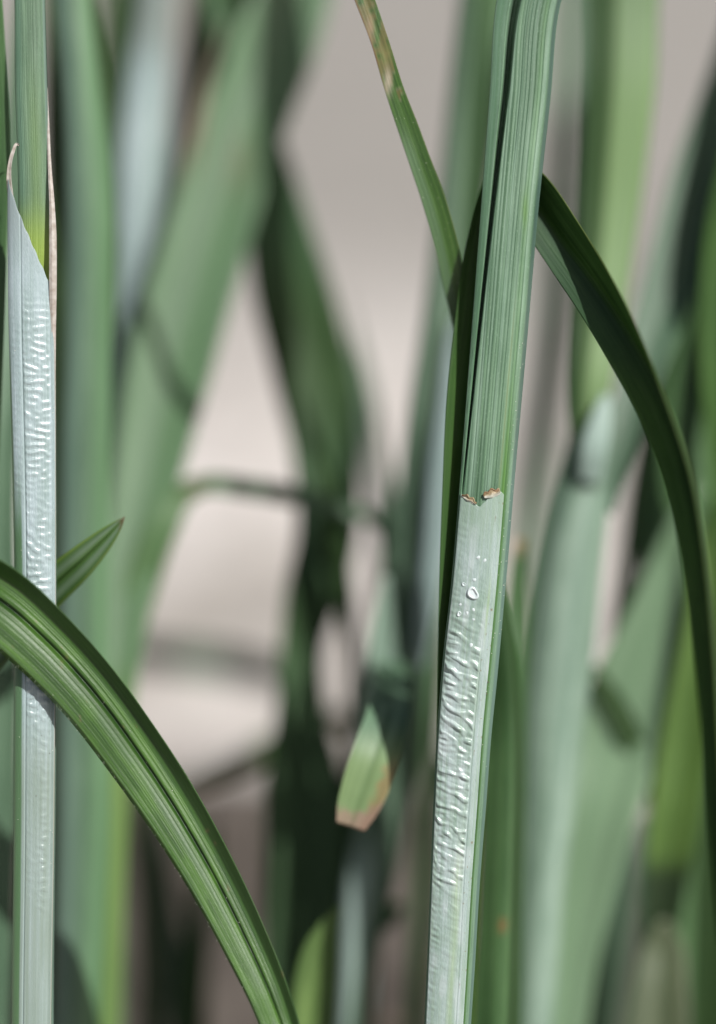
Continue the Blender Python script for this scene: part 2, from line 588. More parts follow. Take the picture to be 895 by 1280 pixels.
# ------------------------------------------------------------------ the ground
def build_ground():
    rr = np.concatenate([np.linspace(0.0, 1.2, 90), np.geomspace(1.25, 200, 40)])
    na = 120
    th = np.linspace(0, 2 * math.pi, na, endpoint=False)
    R, A = np.meshgrid(rr, th, indexing='ij')
    x = R * np.cos(A)
    y = R * np.sin(A) + 0.45
    near = np.clip(1 - R / 3, 0, 1)
    z = (vnoise(x * 9 + 30, y * 9 + 30, 3) - 0.5) * 0.010 * near + (vnoise(x * 40 + 30, y * 40 + 30, 4) - 0.5) * 0.003 * near
    V = np.stack([x, y, z], axis=-1).reshape(-1, 3)
    fs = []
    i, j = np.meshgrid(np.arange(len(rr) - 1), np.arange(na), indexing='ij')
    a = (i * na + j).ravel()
    b = (i * na + (j + 1) % na).ravel()
    fs = np.stack([a, a + na, b + na, b], axis=1)
    m = bpy.data.materials.new('pale_ground')
    m.use_nodes = True
    nt = m.node_tree
    p = nt.nodes['Principled BSDF']
    tc = nt.nodes.new('ShaderNodeTexCoord').outputs['Object']
    big = noise(nt, tc, 15, 8, 1.0, 3.0, 0.55, 2.2)
    mid = noise(nt, tc, 26, 17, 1.0, 4.0, 0.6)
    fin = noise(nt, tc, 500, 500, 1.0, 3.0, 0.6)
    c = ramp(nt, big, ((0.38, (0.27, 0.255, 0.235)), (0.49, (0.53, 0.50, 0.485)), (0.60, (0.64, 0.615, 0.605))))
    c = mixc(nt, 1.0, c, ramp(nt, mid, ((0.33, (0.62, 0.60, 0.56)), (0.47, (0.95, 0.93, 0.89)), (0.68, (1.12, 1.11, 1.11)))), 'MULTIPLY')
    c = mixc(nt, 1.0, c, ramp(nt, fin, ((0.3, (0.8, 0.8, 0.8)), (0.7, (1.12, 1.12, 1.12)))), 'MULTIPLY')
    sep = nt.nodes.new('ShaderNodeSeparateXYZ')
    nt.links.new(tc, sep.inputs[0])
    ad = nt.nodes.new('ShaderNodeMath')
    ad.operation = 'MULTIPLY_ADD'
    nt.links.new(mid, ad.inputs[0])
    ad.inputs[1].default_value = 0.25
    nt.links.new(sep.outputs[1], ad.inputs[2])
    c = mixc(nt, ramp(nt, ad.outputs[0], ((0.76, (0, 0, 0)), (1.0, (1, 1, 1)))), c, (0.245, 0.232, 0.212))  # far ground painted darker, in place of lens fall-off towards the top
    nt.links.new(c, p.inputs['Base Color'])
    p.inputs['Roughness'].default_value = 0.85
    p.inputs['Specular IOR Level'].default_value = 0.2
    o = mesh_obj('ground', V, fs, m)
    props(o, kind='structure')

    # the mound of dark soil the tuft grows in
    rr = np.linspace(0, 1, 40)
    na = 96
    th = np.linspace(0, 2 * math.pi, na, endpoint=False)
    R, A = np.meshgrid(rr, th, indexing='ij')
    edge = 0.190 + 0.022 * np.sin(A * 3 - 2.6) + 0.015 * np.sin(A * 7 + 2)
    x = R * edge * 1.6 * np.cos(A) + 0.02
    y = R * (edge + 0.03) * np.sin(A) + 0.235
    z = 0.012 * (1 - R**2) - 0.004 + (vnoise(x * 70 + 30, y * 70 + 30, 5) - 0.5) * 0.010 + (vnoise(x * 200 + 30, y * 200 + 30, 6) - 0.5) * 0.005
    z = np.where(R > 0.999, -0.012, z + 0.004)
    V = np.stack([x, y, z], axis=-1).reshape(-1, 3)
    i, j = np.meshgrid(np.arange(len(rr) - 1), np.arange(na), indexing='ij')
    a = (i * na + j).ravel()
    b = (i * na + (j + 1) % na).ravel()
    fs = np.stack([a, a + na, b + na, b], axis=1)
    m = plain_mat('dark_soil', (0.016, 0.012, 0.008), (0.125, 0.108, 0.094), 60, 0.9, 0.2)
    o = mesh_obj('soil', V, fs, m)
    props(o, kind='structure')

    # grit on the pale ground
    g = np.random.default_rng(5)
    Vs, Fs = [], []
    base = np.array([[1, 0, 0], [-1, 0, 0], [0, 1, 0], [0, -1, 0], [0, 0, 1], [0, 0, -1]], float)
    tri = np.array([[0, 2, 4], [2, 1, 4], [1, 3, 4], [3, 0, 4], [2, 0, 5], [1, 2, 5], [3, 1, 5], [0, 3, 5]])
    for k in range(900):
        yy = g.uniform(0.36, 1.4)
        xx = g.uniform(-0.35, 0.35) * (0.5 + yy)
        s = g.uniform(0.0008, 0.0035) * (1.0 + yy)
        v = base * s * g.uniform(0.6, 1.3, (6, 1)) * np.array([1, 1, 0.7])
        Fs.append(tri + len(Vs) * 6)
        Vs.append(v + np.array([xx, yy, s * 0.3]))
    o = mesh_obj('gravel', np.concatenate(Vs), np.concatenate(Fs), plain_mat('grit', (0.20, 0.18, 0.16), (0.42, 0.39, 0.37), 120, 0.8), smooth=False)
    props(o, kind='stuff', label='pale grit scattered over the sunlit ground', cat='gravel')


build_ground()


# ------------------------------------------------------------------ small additions on leaves
def specks_on(name, pth, prof, mat, parent, n, py0, py1, uf, rad=(0.03, 0.09), seed=1, lift=0.02):
    """little grains sitting on a surface, joined"""
    g = np.random.default_rng(seed)
    Vs, Fs = [], []
    base = np.array([[1, 0, 0], [-1, 0, 0], [0, 1, 0], [0, -1, 0], [0, 0, 1], [0, 0, -1]], float)
    tri = np.array([[0, 2, 4], [2, 1, 4], [1, 3, 4], [3, 0, 4], [2, 0, 5], [1, 2, 5], [3, 1, 5], [0, 3, 5]])
    for k in range(n):
        py = g.uniform(py0, py1)
        u = np.array([uf(g)])
        t = pth.t_of_py(py)
        c, S, N, hw = pth.ev(np.array([t]))
        s, nn = prof(u, np.array([py]))
        p = c[0] + hw[0] * s[0] * S[0] + (hw[0] * nn[0] + lift * MM) * N[0]
        r = g.uniform(*rad) * MM
        v = base * r * g.uniform(0.6, 1.3, (6, 1))
        Fs.append(tri + len(Vs) * 6)
        Vs.append(v + p)
    o = mesh_obj(name, np.concatenate(Vs), np.concatenate(Fs), mat, parent)
    o['kind'] = 'stuff'
    return o


def edge_hairs(name, pth, prof, mat, parent, n, py0, py1, side, length=(0.12, 0.3), seed=1):
    g = np.random.default_rng(seed)
    Vs, Fs = [], []
    for k in range(n):
        py = g.uniform(py0, py1)
        t = pth.t_of_py(py)
        c, S, N, hw = pth.ev(np.array([t]))
        c2 = pth.ev(np.array([t + 0.0005]))[0]
        T = (c2 - c)[0]
        T /= np.linalg.norm(T)
        s, nn = prof(np.array([side * g.uniform(0.93, 0.995)]), np.array([py]))
        p = c[0] + hw[0] * s[0] * S[0] + hw[0] * nn[0] * N[0]
        d = side * S[0] * 0.8 + T * g.uniform(-0.2, 0.9) + N[0] * g.uniform(0.1, 0.7)
        d /= np.linalg.norm(d)
        L = g.uniform(*length) * MM
        w = 0.022 * MM
        a = np.cross(d, N[0])
        a /= np.linalg.norm(a)
        b = np.cross(d, a)
        i = len(Vs) * 4
        Vs.append(np.array([p + a * w, p - a * w * 0.5 + b * w, p - a * w * 0.5 - b * w, p + d * L]))
        Fs.append(np.array([[0, 1, 3], [1, 2, 3], [2, 0, 3]]) + i)
    o = mesh_obj(name, np.concatenate(Vs), np.concatenate(Fs), mat, parent)
    o['kind'] = 'stuff'
    return o


def wrinkles(rows, cols, px_rows, px_cols, wave, ang, spread, seed, band=0.35):
    """ridged skin: noise kept to one band of wavelengths and directions"""
    g = np.random.default_rng(seed)
    w = g.standard_normal((rows, cols * 2))
    fy = np.fft.fftfreq(rows, px_rows / rows)[:, None]
    fx = np.fft.fftfreq(cols * 2, px_cols / cols)[None, :]
    fr = np.hypot(fx, fy)
    f0 = 1.0 / wave
    amp = np.exp(-((np.log(np.maximum(fr, 1e-9) / f0)) / band) ** 2)
    th = np.arctan2(fy, fx)
    d = np.abs(np.angle(np.exp(2j * (th - ang)))) / 2
    amp *= np.exp(-((d / spread) ** 2))
    f = np.real(np.fft.ifft2(np.fft.fft2(w) * amp))[:, :cols]
    return f / f.std()


def skin(name, pth, prof, mat, parent, u0, u1, top, bottom_py, rows, cols, height, lift=0.10, tint=None, seed=0):
    """a thin wrinkled skin lying on a sheath; top(u) gives the row where it starts; height(U, PY) in mm"""
    uu = np.linspace(0, 1, cols)[None, :]
    inside = (1300 - 640) / (bottom_py - 640)
    tt = np.concatenate([np.linspace(0, inside, rows - 60, endpoint=False), np.linspace(inside, 1, 60)])[:, None]
    U = u0 + (u1 - u0) * uu + 0 * tt
    ty = top(U[0])[None, :]
    PY = ty + (bottom_py - ty) * tt
    t = pth.t_of_py(PY.ravel()).reshape(PY.shape)
    c, S, N, hw = pth.ev(t)
    s, n = prof(U, PY)
    h = height(U, PY)
    edge = smooth01(np.minimum(uu, 1 - uu) / 0.06 + 0 * tt) * smooth01((PY - ty) / 6)
    F = c + (hw * s)[..., None] * S + (hw * n + lift * MM + h * MM * (0.15 + 0.85 * edge))[..., None] * N
    B = c + (hw * s)[..., None] * S + (hw * n - 0.05 * MM)[..., None] * N
    uv = np.stack([(U + 1) / 2 + seed, t * 100], axis=-1)
    T = tint(U, None, PY) if tint else None
    return sheet_obj(name, F, B, mat, parent, uv, T)


# ================================================================== the stem in the middle, in focus
def build_main():
    A = Path([(668, -30, 1.5, 80), (661, 0, 1.5, 79), (650, 120, 1.3, 76), (638, 250, 1.0, 72), (624, 420, 0.8, 70),
              (609, 600, 0.6, 68), (599, 720, 0.5, 68), (588, 830, 0.5, 70), (580, 920, 0.5, 68), (575, 1000, 0.5, 66),
              (569, 1100, 0.4, 62), (564, 1200, 0.3, 60), (559, 1290, 0.3, 58)],
             root=(-6, -22, 0.9), tip=[(1.6, 6, 18, 0.97), (2.8, 10, 30, 0.8), (5, 14, 34, 0.4), (6, 8, 26, 0.03)], n=520)
    o = thing('grass_shoot', 'sharp central stem, ribbed blue-green blade above a white wrinkled membrane', 'grass stem', (A.c[-1][0], A.c[-1][1], 0))
    # ribbed blade: a narrow lit strip, a deep narrow groove, then the broad ribbed face
    rg = rib_grooves(4, 15, -0.85, 0.97)
    rg2 = rib_grooves(5, 34, -0.95, 0.98)

    def prof(u, py):
        k = smooth01((640 - py) / 120)                        # groove dies out into the sheath
        w = np.interp(py, [0, 250, 420, 620], [0.22, 0.13, 0.09, 0.045])   # strip and groove widths follow the photograph
        g0 = np.interp(py, [0, 250, 420, 620], [-0.50, -0.66, -0.78, -0.9])
        base = 0.34 * np.sqrt(np.clip(1.03 - (u * 0.93 - 0.02) ** 2, 0, 2))
        gr = np.exp(-((u - g0 - w * 0.5) / (w * 0.52)) ** 4)
        ribs = (0.012 + 0.020 * vnoise(u * 3 + 9, py * 0.012, 44)) * rg(u) + 0.009 * rg2(u)
        edge = -0.30 * smooth01((u - 0.80) / 0.2) * k
        return u, base - 0.62 * k * gr + ribs * smooth01((u - g0) / 0.2) + edge

    def sprof(u, py):                                         # the sheath's smooth face under the membrane
        return u, 0.34 * np.sqrt(np.clip(1.03 - (u * 0.93 - 0.02) ** 2, 0, 2)) + 0 * py

    def tint(u, px, py):
        below = smooth01((py - 430) / 200)
        st = np.exp(-((u - 0.60) / 0.10) ** 2) * (0.25 + 0.75 * below)
        st2 = np.exp(-((u - 0.70) / 0.05) ** 2) * below * 0.8
        yl = np.exp(-((u - 0.46) / 0.03) ** 2) * smooth01((py - 330) / 150) * 0.6
        blot = np.exp(-((px - 656) / 4) ** 2 - ((py - 262) / 22) ** 2) * 0.6
        cool = smooth01((u - 0.84) / 0.08) * 0.8
        left = np.exp(-((u + 0.85) / 0.12) ** 2) * 0.35
        return blend_tint(u.shape, [(left, (0.14, 0.27, 0.15)), (yl, (0.30, 0.36, 0.17)), (st, (0.085, 0.19, 0.035)), (st2, (0.05, 0.13, 0.02)), (blot, (0.10, 0.20, 0.03)), (cool, (0.085, 0.135, 0.115))])
    ribbon('leaf_blade', A, M['blue'], o, prof, nw=110, thick=0.3, tint=tint, seed=1)
    # sheath behind, a rounded tube that carries the blade to the ground
    Sh = Path([(609, 560, 2.4, 58), (599, 720, 2.4, 62), (588, 830, 2.3, 64), (580, 920, 2.2, 63), (575, 1000, 2.2, 62), (569, 1100, 2.1, 59),
               (564, 1200, 2.0, 57), (559, 1290, 2.0, 56)], root=(-6, -22, 1.0), n=200)
    rod('sheath', Sh, M['mid'], o, depth=0.7, seed=2, ribs=17, amp=0.012, centre=-0.6)

    # the wrinkled membrane
    wr = wrinkles(1000, 160, 800.0, 52.0, 17.0, math.radians(112), 0.62, 24, 0.46)
    wr2 = wrinkles(1000, 160, 800.0, 52.0, 9.0, math.radians(105), 0.55, 22, 0.35)
    g2 = np.random.default_rng(3)

    def top(u):
        return np.interp(u, [-0.93, -0.6, -0.18, -0.02, 0.20, 0.45, 0.66], [619, 628, 634, 628, 616, 612, 617]) + 0.7 * np.sin(u * 19)

    def height(U, PY):
        w1 = bilinear(wr, (PY - 620) * 1.25, (U + 0.93) * 100)
        w2 = bilinear(wr2, (PY - 620) * 1.25, (U + 0.93) * 100)
        f = np.maximum(w1 - 0.1, 0) ** 0.9
        left = smooth01((U + 0.95) / 0.15)
        core = smooth01((0.36 - U) / 0.10)
        a = np.interp(PY, [640, 720, 790, 840, 930, 1070, 1110, 1170, 1280], [0.0, 0.05, 0.55, 1.0, 1.0, 0.9, 0.45, 0.12, 0.05])
        b = np.interp(PY, [640, 760, 830, 1100, 1280], [0.10, 0.25, 0.5, 0.7, 0.35]) * smooth01((-0.45 - U) / 0.25)
        vary = 0.45 + 1.0 * vnoise(U * 1.6 + 3, PY * 0.018 + 5, 91)
        big = 0.125 * vary * f * a * core * left + 0.032 * w2 * b + 0.018 * w2 * a * core
        groove = -0.05 * np.exp(-((U - 0.34) / 0.02) ** 2) * smooth01((PY - 780) / 60)
        fine = 0.012 * (vnoise(U * 26 + 9, PY * 0.35, 8) - 0.5) + 0.02 * (vnoise(U * 5 + 9, PY * 0.06, 9) - 0.5)
        roll = 0.10 * np.exp(-((U + 0.93) / 0.05) ** 2)
        return 0.02 + big + groove + fine + roll

    def mtint(U, _, PY):
        gl = smooth01((PY - 1000) / 120) * np.exp(-((U - 0.10) / 0.20) ** 2) * 0.6 * vnoise(U * 14, PY * 0.02, 31)
        gt = np.exp(-((U - 0.42) / 0.05) ** 2) * np.exp(-((PY - 760) / 40) ** 2) * 0.7
        topg = smooth01((710 - PY) / 80) * (0.35 + 0.5 * vnoise(U * 9 + 7, PY * 0.02, 35))
        vein = smooth01((vnoise(U * 17 + 3, PY * 0.008, 36) - 0.55) / 0.2) * 0.40
        wax = smooth01((vnoise(U * 3 + 3, PY * 0.03, 37) - 0.6) / 0.25) * 0.4
        spk = smooth01((vnoise(U * 22 + 5, PY * 0.22, 33) - 0.90) / 0.05) * smooth01((U - 0.3) / 0.1) * 0.7
        rim = np.exp(-((U - 0.60) / 0.03) ** 2) * 0.4
        return blend_tint(U.shape, [(vein, (0.24, 0.32, 0.25)), (wax, (0.42, 0.47, 0.48)), (topg, (0.20, 0.28, 0.205)), (gl, (0.27, 0.36, 0.20)), (gt, (0.24, 0.34, 0.18)), (rim, (0.24, 0.33, 0.24)), (spk, (0.16, 0.11, 0.06))])
    uR = lambda py: 0.62
    sk = skin('membrane', A, sprof, M['skin'], o, -0.93, 0.66, top, 1980, 1060, 120, height, 0.14, mtint, 0.2)

    # two torn brown flaps on the membrane's upper corners, crumpled
    for k, (cx, cy, w, h, sd, rot) in enumerate(((586, 626, 20, 7, 1, 0.5), (615, 617, 22, 11, 2, -0.35))):
        g = np.random.default_rng(sd)
        r, c = 14, 20
        q = np.zeros((r, c, 3))
        for i in range(r):
            for j in range(c):
                a, b = j / (c - 1) - 0.5, i / (r - 1) - 0.5
                x, y = a * w, b * h * (1 - 0.5 * abs(a) * 2) + 1.6 * math.sin(a * 15 + sd * 2) * (0.5 - b) ** 2
                X = cx + x * math.cos(rot) - y * math.sin(rot)
                Y = cy + x * math.sin(rot) + y * math.cos(rot)
                tq = A.t_of_py(Y)
                u = np.interp(Y, A.pp[:, 1], A.pp[:, 0])
                hwp = np.interp(tq, A.t, A.hw) / pix_scale(0.6)
                uu = np.array([(X - u) / hwp])
                n = sprof(uu, np.array([Y]))[1][0]
                hgt = 0.20 + 0.045 * math.sin(a * 13 + b * 5 + sd) + 0.05 * math.sin(b * 8 + a * 4) + 0.12 * (0.5 - b)
                cc, SS, NN, hw = A.ev(np.array([tq]))
                q[i, j] = cc[0] + hw[0] * uu[0] * SS[0] + (hw[0] * n + hgt * MM) * NN[0]
        F, B = solid_sheet(q, np.full((r, c), 0.10 * MM))
        if np.mean((B - F) @ FWD) < 0:
            B = 2 * F - B
        bb, aa = np.meshgrid(np.linspace(0, 1, r), np.linspace(0, 1, c), indexing='ij')
        rusty = smooth01((vnoise(aa * 5 + sd * 7, bb * 3 + 2, 70 + sd) - 0.45) / 0.25) * (1 - bb)
        pale = smooth01((bb - 0.35) / 0.5)
        sheet_obj('torn_edge', F, B, M['torn'], sk, np.stack([aa, bb], axis=-1),
                  blend_tint((r, c), [(rusty * 0.85, (0.17, 0.085, 0.035)), (pale * 0.85, (0.44, 0.46, 0.40))]))

    # wet blisters on the membrane
    for k, (bx, by, br, ring) in enumerate(((591, 742, 7.5, 1), (580, 732, 2.6, 1), (593, 725, 2.2, 0), (576, 757, 2.0, 0), (574, 769, 3.0, 1), (584, 767, 1.9, 0),
                                            (592, 762, 2.0, 0), (579, 779, 1.8, 0), (592, 774, 1.6, 0), (598, 697, 2.2, 0), (606, 700, 2.0, 0), (589, 806, 2.4, 0))):
        tq = A.t_of_py(by)
        cc, SS, NN, hw = A.ev(np.array([tq]))
        u = (bx - np.interp(by, A.pp[:, 1], A.pp[:, 0])) * pix_scale(0.6) / hw[0]
        n = sprof(np.array([u]), np.array([by]))[1][0]
        T = np.cross(SS[0], NN[0])
        p0 = cc[0] + hw[0] * u * SS[0] + (hw[0] * n + 0.155 * MM) * NN[0]
        rr = br * pix_scale(0.6)
        nr, na = 9, 22
        V = []
        for i in range(nr):
            f = i / (nr - 1)
            hh = (0.42 * math.sqrt(max(0, 1 - f * f)) if not ring else 0.10 + 0.34 * math.exp(-((f - 0.78) / 0.16) ** 2)) * (1 if f < 0.97 else 0.0)
            for j in range(na):
                a = j / na * 2 * math.pi
                wob = 1 + 0.16 * math.sin(2 * a + k) + 0.08 * math.sin(3 * a + 2 * k)
                V.append(p0 + rr * f * wob * (SS[0] * math.cos(a) + T * math.sin(a) * 1.05) + NN[0] * hh * rr * 0.9)
        i, j = np.meshgrid(np.arange(nr - 1), np.arange(na), indexing='ij')
        a = (i * na + j).ravel()
        b = (i * na + (j + 1) % na).ravel()
        mesh_obj('blister', np.array(V), np.stack([a, a + na, b + na, b], axis=1), M['blister'], sk)
    edge = lambda g: g.choice([0.72, 0.80, 0.88, 0.95]) + g.uniform(-0.05, 0.04)
    specks_on('pale_speck', A, prof, M['speck'], o, 60, 420, 960, edge, (0.02, 0.06), 5, 0.03)
    specks_on('brown_speck', A, prof, M['dirt'], o, 16, 800, 1120, lambda g: g.uniform(0.55, 0.7), (0.03, 0.09), 6, 0.12)
    return o


build_main()


# ================================================================== the leaf that kinks behind it
def build_bent():
    L = Path([(648, 190, 4.6, 34), (630, 235, 4.4, 52), (618, 300, 4.2, 66), (606, 400, 3.9, 72), (596, 500, 2.8, 74), (587, 620, 2.4, 68), (579, 740, 2.4, 60),
              (570, 860, 2.5, 46), (562, 960, 2.8, 32), (560, 1100, 5, 26), (556, 1290, 5, 24)], root=(-3, -18, 0.9), n=260)
    o = thing('bent_grass_leaf', 'dark green leaf kinked behind the central stem, arching down the right edge', 'grass leaf', (L.c[-1][0], L.c[-1][1], 0))

    def t1(u, px, py):
        e = smooth01((-0.70 - u) / 0.12) * smooth01((py - 420) / 160) * 0.85  # sunlit left margin painted into the colour
        return blend_tint(u.shape, [(e, (0.060, 0.120, 0.032))])
    ribbon('leaf_base', L, M['deep'], o, piece([-1, -0.72, -0.55, 1], [0.40, 0.20, -0.05, -0.30]), nw=36, thick=0.25, tint=t1, wobble=0.01, seed=4)
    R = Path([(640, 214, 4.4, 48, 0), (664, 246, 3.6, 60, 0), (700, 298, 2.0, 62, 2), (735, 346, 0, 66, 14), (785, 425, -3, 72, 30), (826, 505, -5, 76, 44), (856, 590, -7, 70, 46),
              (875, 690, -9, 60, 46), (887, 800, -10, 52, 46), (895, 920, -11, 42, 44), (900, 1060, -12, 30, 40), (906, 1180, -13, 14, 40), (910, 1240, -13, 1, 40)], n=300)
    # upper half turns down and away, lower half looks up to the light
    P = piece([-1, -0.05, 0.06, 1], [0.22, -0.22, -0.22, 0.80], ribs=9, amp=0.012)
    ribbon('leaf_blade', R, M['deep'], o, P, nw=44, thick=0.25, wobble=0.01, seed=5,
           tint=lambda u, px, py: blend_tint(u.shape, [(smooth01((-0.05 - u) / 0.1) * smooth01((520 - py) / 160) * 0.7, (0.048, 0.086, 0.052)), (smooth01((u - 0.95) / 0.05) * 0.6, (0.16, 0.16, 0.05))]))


build_bent()


# ================================================================== the narrow leaf crossing at the top
def build_narrow():
    N = Path([(430, -62, 1, 20), (444, -30, 1, 23), (456, 0, 1, 25), (474, 50, 1, 23), (493, 112, 1.5, 24), (512, 165, 2, 27), (525, 202, 2.2, 28), (542, 250, 2.8, 30),
              (556, 300, 3.6, 30), (567, 350, 4.6, 29), (581, 410, 6.2, 28), (596, 500, 7.5, 28), (606, 700, 9, 28), (598, 900, 9, 27), (588, 1100, 9, 26), (580, 1290, 9, 26)],
             root=(2, -14, 0.9), tip=[(-5, 4, 8, 0.5), (-3, 2, 6, 0.03)], n=420)
    o = thing('grass_leaf', 'narrow green leaf with brown blotches slanting down behind the central stem', 'grass leaf', (N.c[-1][0], N.c[-1][1], 0))

    def tint(u, px, py):
        w = vnoise(px * 0.10 + 3, py * 0.06, 41)
        w2 = vnoise(px * 0.25 + 3, py * 0.16, 42)
        a = smooth01((w + 0.6 * w2 - 0.75 - np.clip((py - 20) / 90, 0, 2) * 0.25 + 0.25 * (-u)) / 0.15) * (py < 125)
        s1 = np.exp(-((px - 483) / 6) ** 2 - ((py - 68) / 12) ** 2) * 1.0
        s2 = np.exp(-((px - 485) / 4.5) ** 2 - ((py - 102) / 15) ** 2) * 1.1
        s3 = np.exp(-((px - 463) / 5) ** 2 - ((py - 35) / 14) ** 2) * 1.0
        rim = smooth01((-0.72 - u) / 0.2) * (py < 80) * 0.7
        gl = smooth01((py - 130) / 80) * smooth01((0.1 - u) / 0.5) * 0.45  # pale gloss on the left half, painted into the colour
        ye = smooth01((u - 0.93) / 0.07) * 0.7
        return blend_tint(u.shape, [(gl, (0.16, 0.23, 0.14)), (ye, (0.20, 0.17, 0.05)), (a * 0.75, (0.19, 0.14, 0.05)), (rim, (0.20, 0.10, 0.045)), (s3, (0.30, 0.19, 0.10)), (s1 * 0.9, (0.27, 0.21, 0.08)), (s2, (0.42, 0.34, 0.25))])
    P = vee(5, 0.05, ribs=7, amp=0.014)
    b = ribbon('leaf_blade', N, M['fresh'], o, P, nw=40, thick=0.24, tint=tint, wobble=0.02, seed=6)
    specks_on('pale_speck', N, P, M['speck'], o, 34, 130, 390, lambda g: g.uniform(-0.8, 0.9), (0.015, 0.045), 8, 0.02)


build_narrow()


# ================================================================== the broad leaf across the lower left
def build_front():
    F = Path([(-330, 1290, 30, 60), (-345, 1060, 24, 66), (-310, 880, 14, 76), (-230, 745, 4, 84), (-120, 706, -3.5, 92), (-60, 724, -5, 94), (0, 756, -2.6, 92), (55, 804, -1.7, 88), (108, 861, -1.2, 84),
              (178, 955, -0.6, 78), (243, 1058, -0.8, 70), (302, 1170, -1.6, 60), (334, 1240, -2.4, 52), (356, 1300, -3.2, 44), (384, 1390, -7, 22), (402, 1450, -8, 1)],
             n=420)
    rootp = F.c[0]
    o = thing('arching_grass_leaf', 'broad ribbed green leaf arching across the lower left corner in front of the white stem', 'grass leaf', (rootp[0], rootp[1], rootp[2]))
    P0 = piece([-1, -0.90, -0.30, 0.00, 0.10, 0.16, 0.46, 0.62, 0.80, 1.0], [-0.10, 0.06, 0.02, -0.05, -0.24, -0.09, -0.12, -0.10, 0.09, 0.34], soft=1)
    rg, rg2 = rib_grooves(14, 13, -0.95, 0.9), rib_grooves(15, 34, -0.97, 0.97)

    def P(u, py):
        uu, n = P0(u, py)
        return uu, n + 0.009 * rg(u) + 0.006 * rg2(u)

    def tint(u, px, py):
        gl = np.exp(-((u + 0.22) / 0.10) ** 2) * 0.5 + np.exp(-((u - 0.50) / 0.04) ** 2) * 0.4  # grey sheen painted as bands along the leaf
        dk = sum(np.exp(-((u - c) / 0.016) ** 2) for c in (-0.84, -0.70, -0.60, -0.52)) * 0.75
        mid = np.exp(-((u - 0.10) / 0.07) ** 2) * 0.85  # shade in the groove, painted as a dark line
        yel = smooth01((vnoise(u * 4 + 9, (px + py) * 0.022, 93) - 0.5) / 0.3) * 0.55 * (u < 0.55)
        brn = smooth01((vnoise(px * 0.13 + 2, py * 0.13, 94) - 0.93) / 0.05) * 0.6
        up = smooth01((u - 0.58) / 0.08) * 0.6  # upper strip turned from the sun, its shade painted in
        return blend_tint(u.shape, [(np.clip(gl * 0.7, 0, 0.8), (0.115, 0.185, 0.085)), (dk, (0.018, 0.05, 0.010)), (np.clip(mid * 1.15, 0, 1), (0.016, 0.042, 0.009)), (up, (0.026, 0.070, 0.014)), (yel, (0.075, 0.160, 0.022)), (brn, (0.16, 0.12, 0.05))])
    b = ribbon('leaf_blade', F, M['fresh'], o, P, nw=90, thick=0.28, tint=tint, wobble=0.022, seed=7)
    # the leaf grows from its own stalk standing left of the frame
    K = Path([(-330, 1200, 30, 46), (-326, 1290, 30, 50)], root=(0, -24, 1.0), n=60)
    rod('stalk', K, M['mid'], o, depth=0.8, seed=3, centre=-0.5)
    edge_hairs('edge_hair', F, P, M['hair'], o, 300, 850, 1270, -1, (0.14, 0.36), 4)
    specks_on('pale_speck', F, P, M['speck'], o, 90, 830, 1250, lambda g: g.choice([-0.97, -0.9, -0.3, 0.15, 0.3]) + g.uniform(-0.06, 0.06), (0.02, 0.05), 9, 0.03)


build_front()


# ================================================================== the short pointed leaf behind the white stem
def build_point():
    S = Path([(156, 646, 3.2, 1), (150, 653, 3.2, 9), (138, 666, 3.2, 21), (122, 682, 3.3, 31), (100, 703, 3.6, 40), (70, 730, 4.6, 46), (36, 764, 6, 48), (0, 800, 6, 48), (-60, 880, 7, 46), (-110, 1000, 9, 44), (-140, 1290, 12, 40)],
             root=(0, -16, 0.8), n=300)
    o = thing('pointed_grass_leaf', 'short pointed green leaf tip sticking out to the right from behind the left white stem', 'grass leaf', (S.c[-1][0], S.c[-1][1], 0))

    def tint(u, px, py):
        e = smooth01((np.abs(u) - 0.78) / 0.12) * 0.8
        g = np.exp(-((np.abs(u) - 0.45) / 0.22) ** 2) * 0.55
        tip = smooth01((px - 146) / 8) * 0.8
        return blend_tint(u.shape, [(g, (0.18, 0.225, 0.175)), (np.exp(-(u / 0.08) ** 2) * 0.8, (0.03, 0.06, 0.015)), (e, (0.13, 0.19, 0.04)), (tip, (0.10, 0.05, 0.02))])
    ribbon('leaf_blade', S, M['fresh'], o, piece([-1, -0.8, -0.12, 0, 0.12, 0.8, 1], [0.04, 0.08, 0.02, -0.22, -0.02, 0.06, 0.0], ribs=9, amp=0.025, soft=1), nw=44, thick=0.22, tint=tint, seed=8)


build_point()


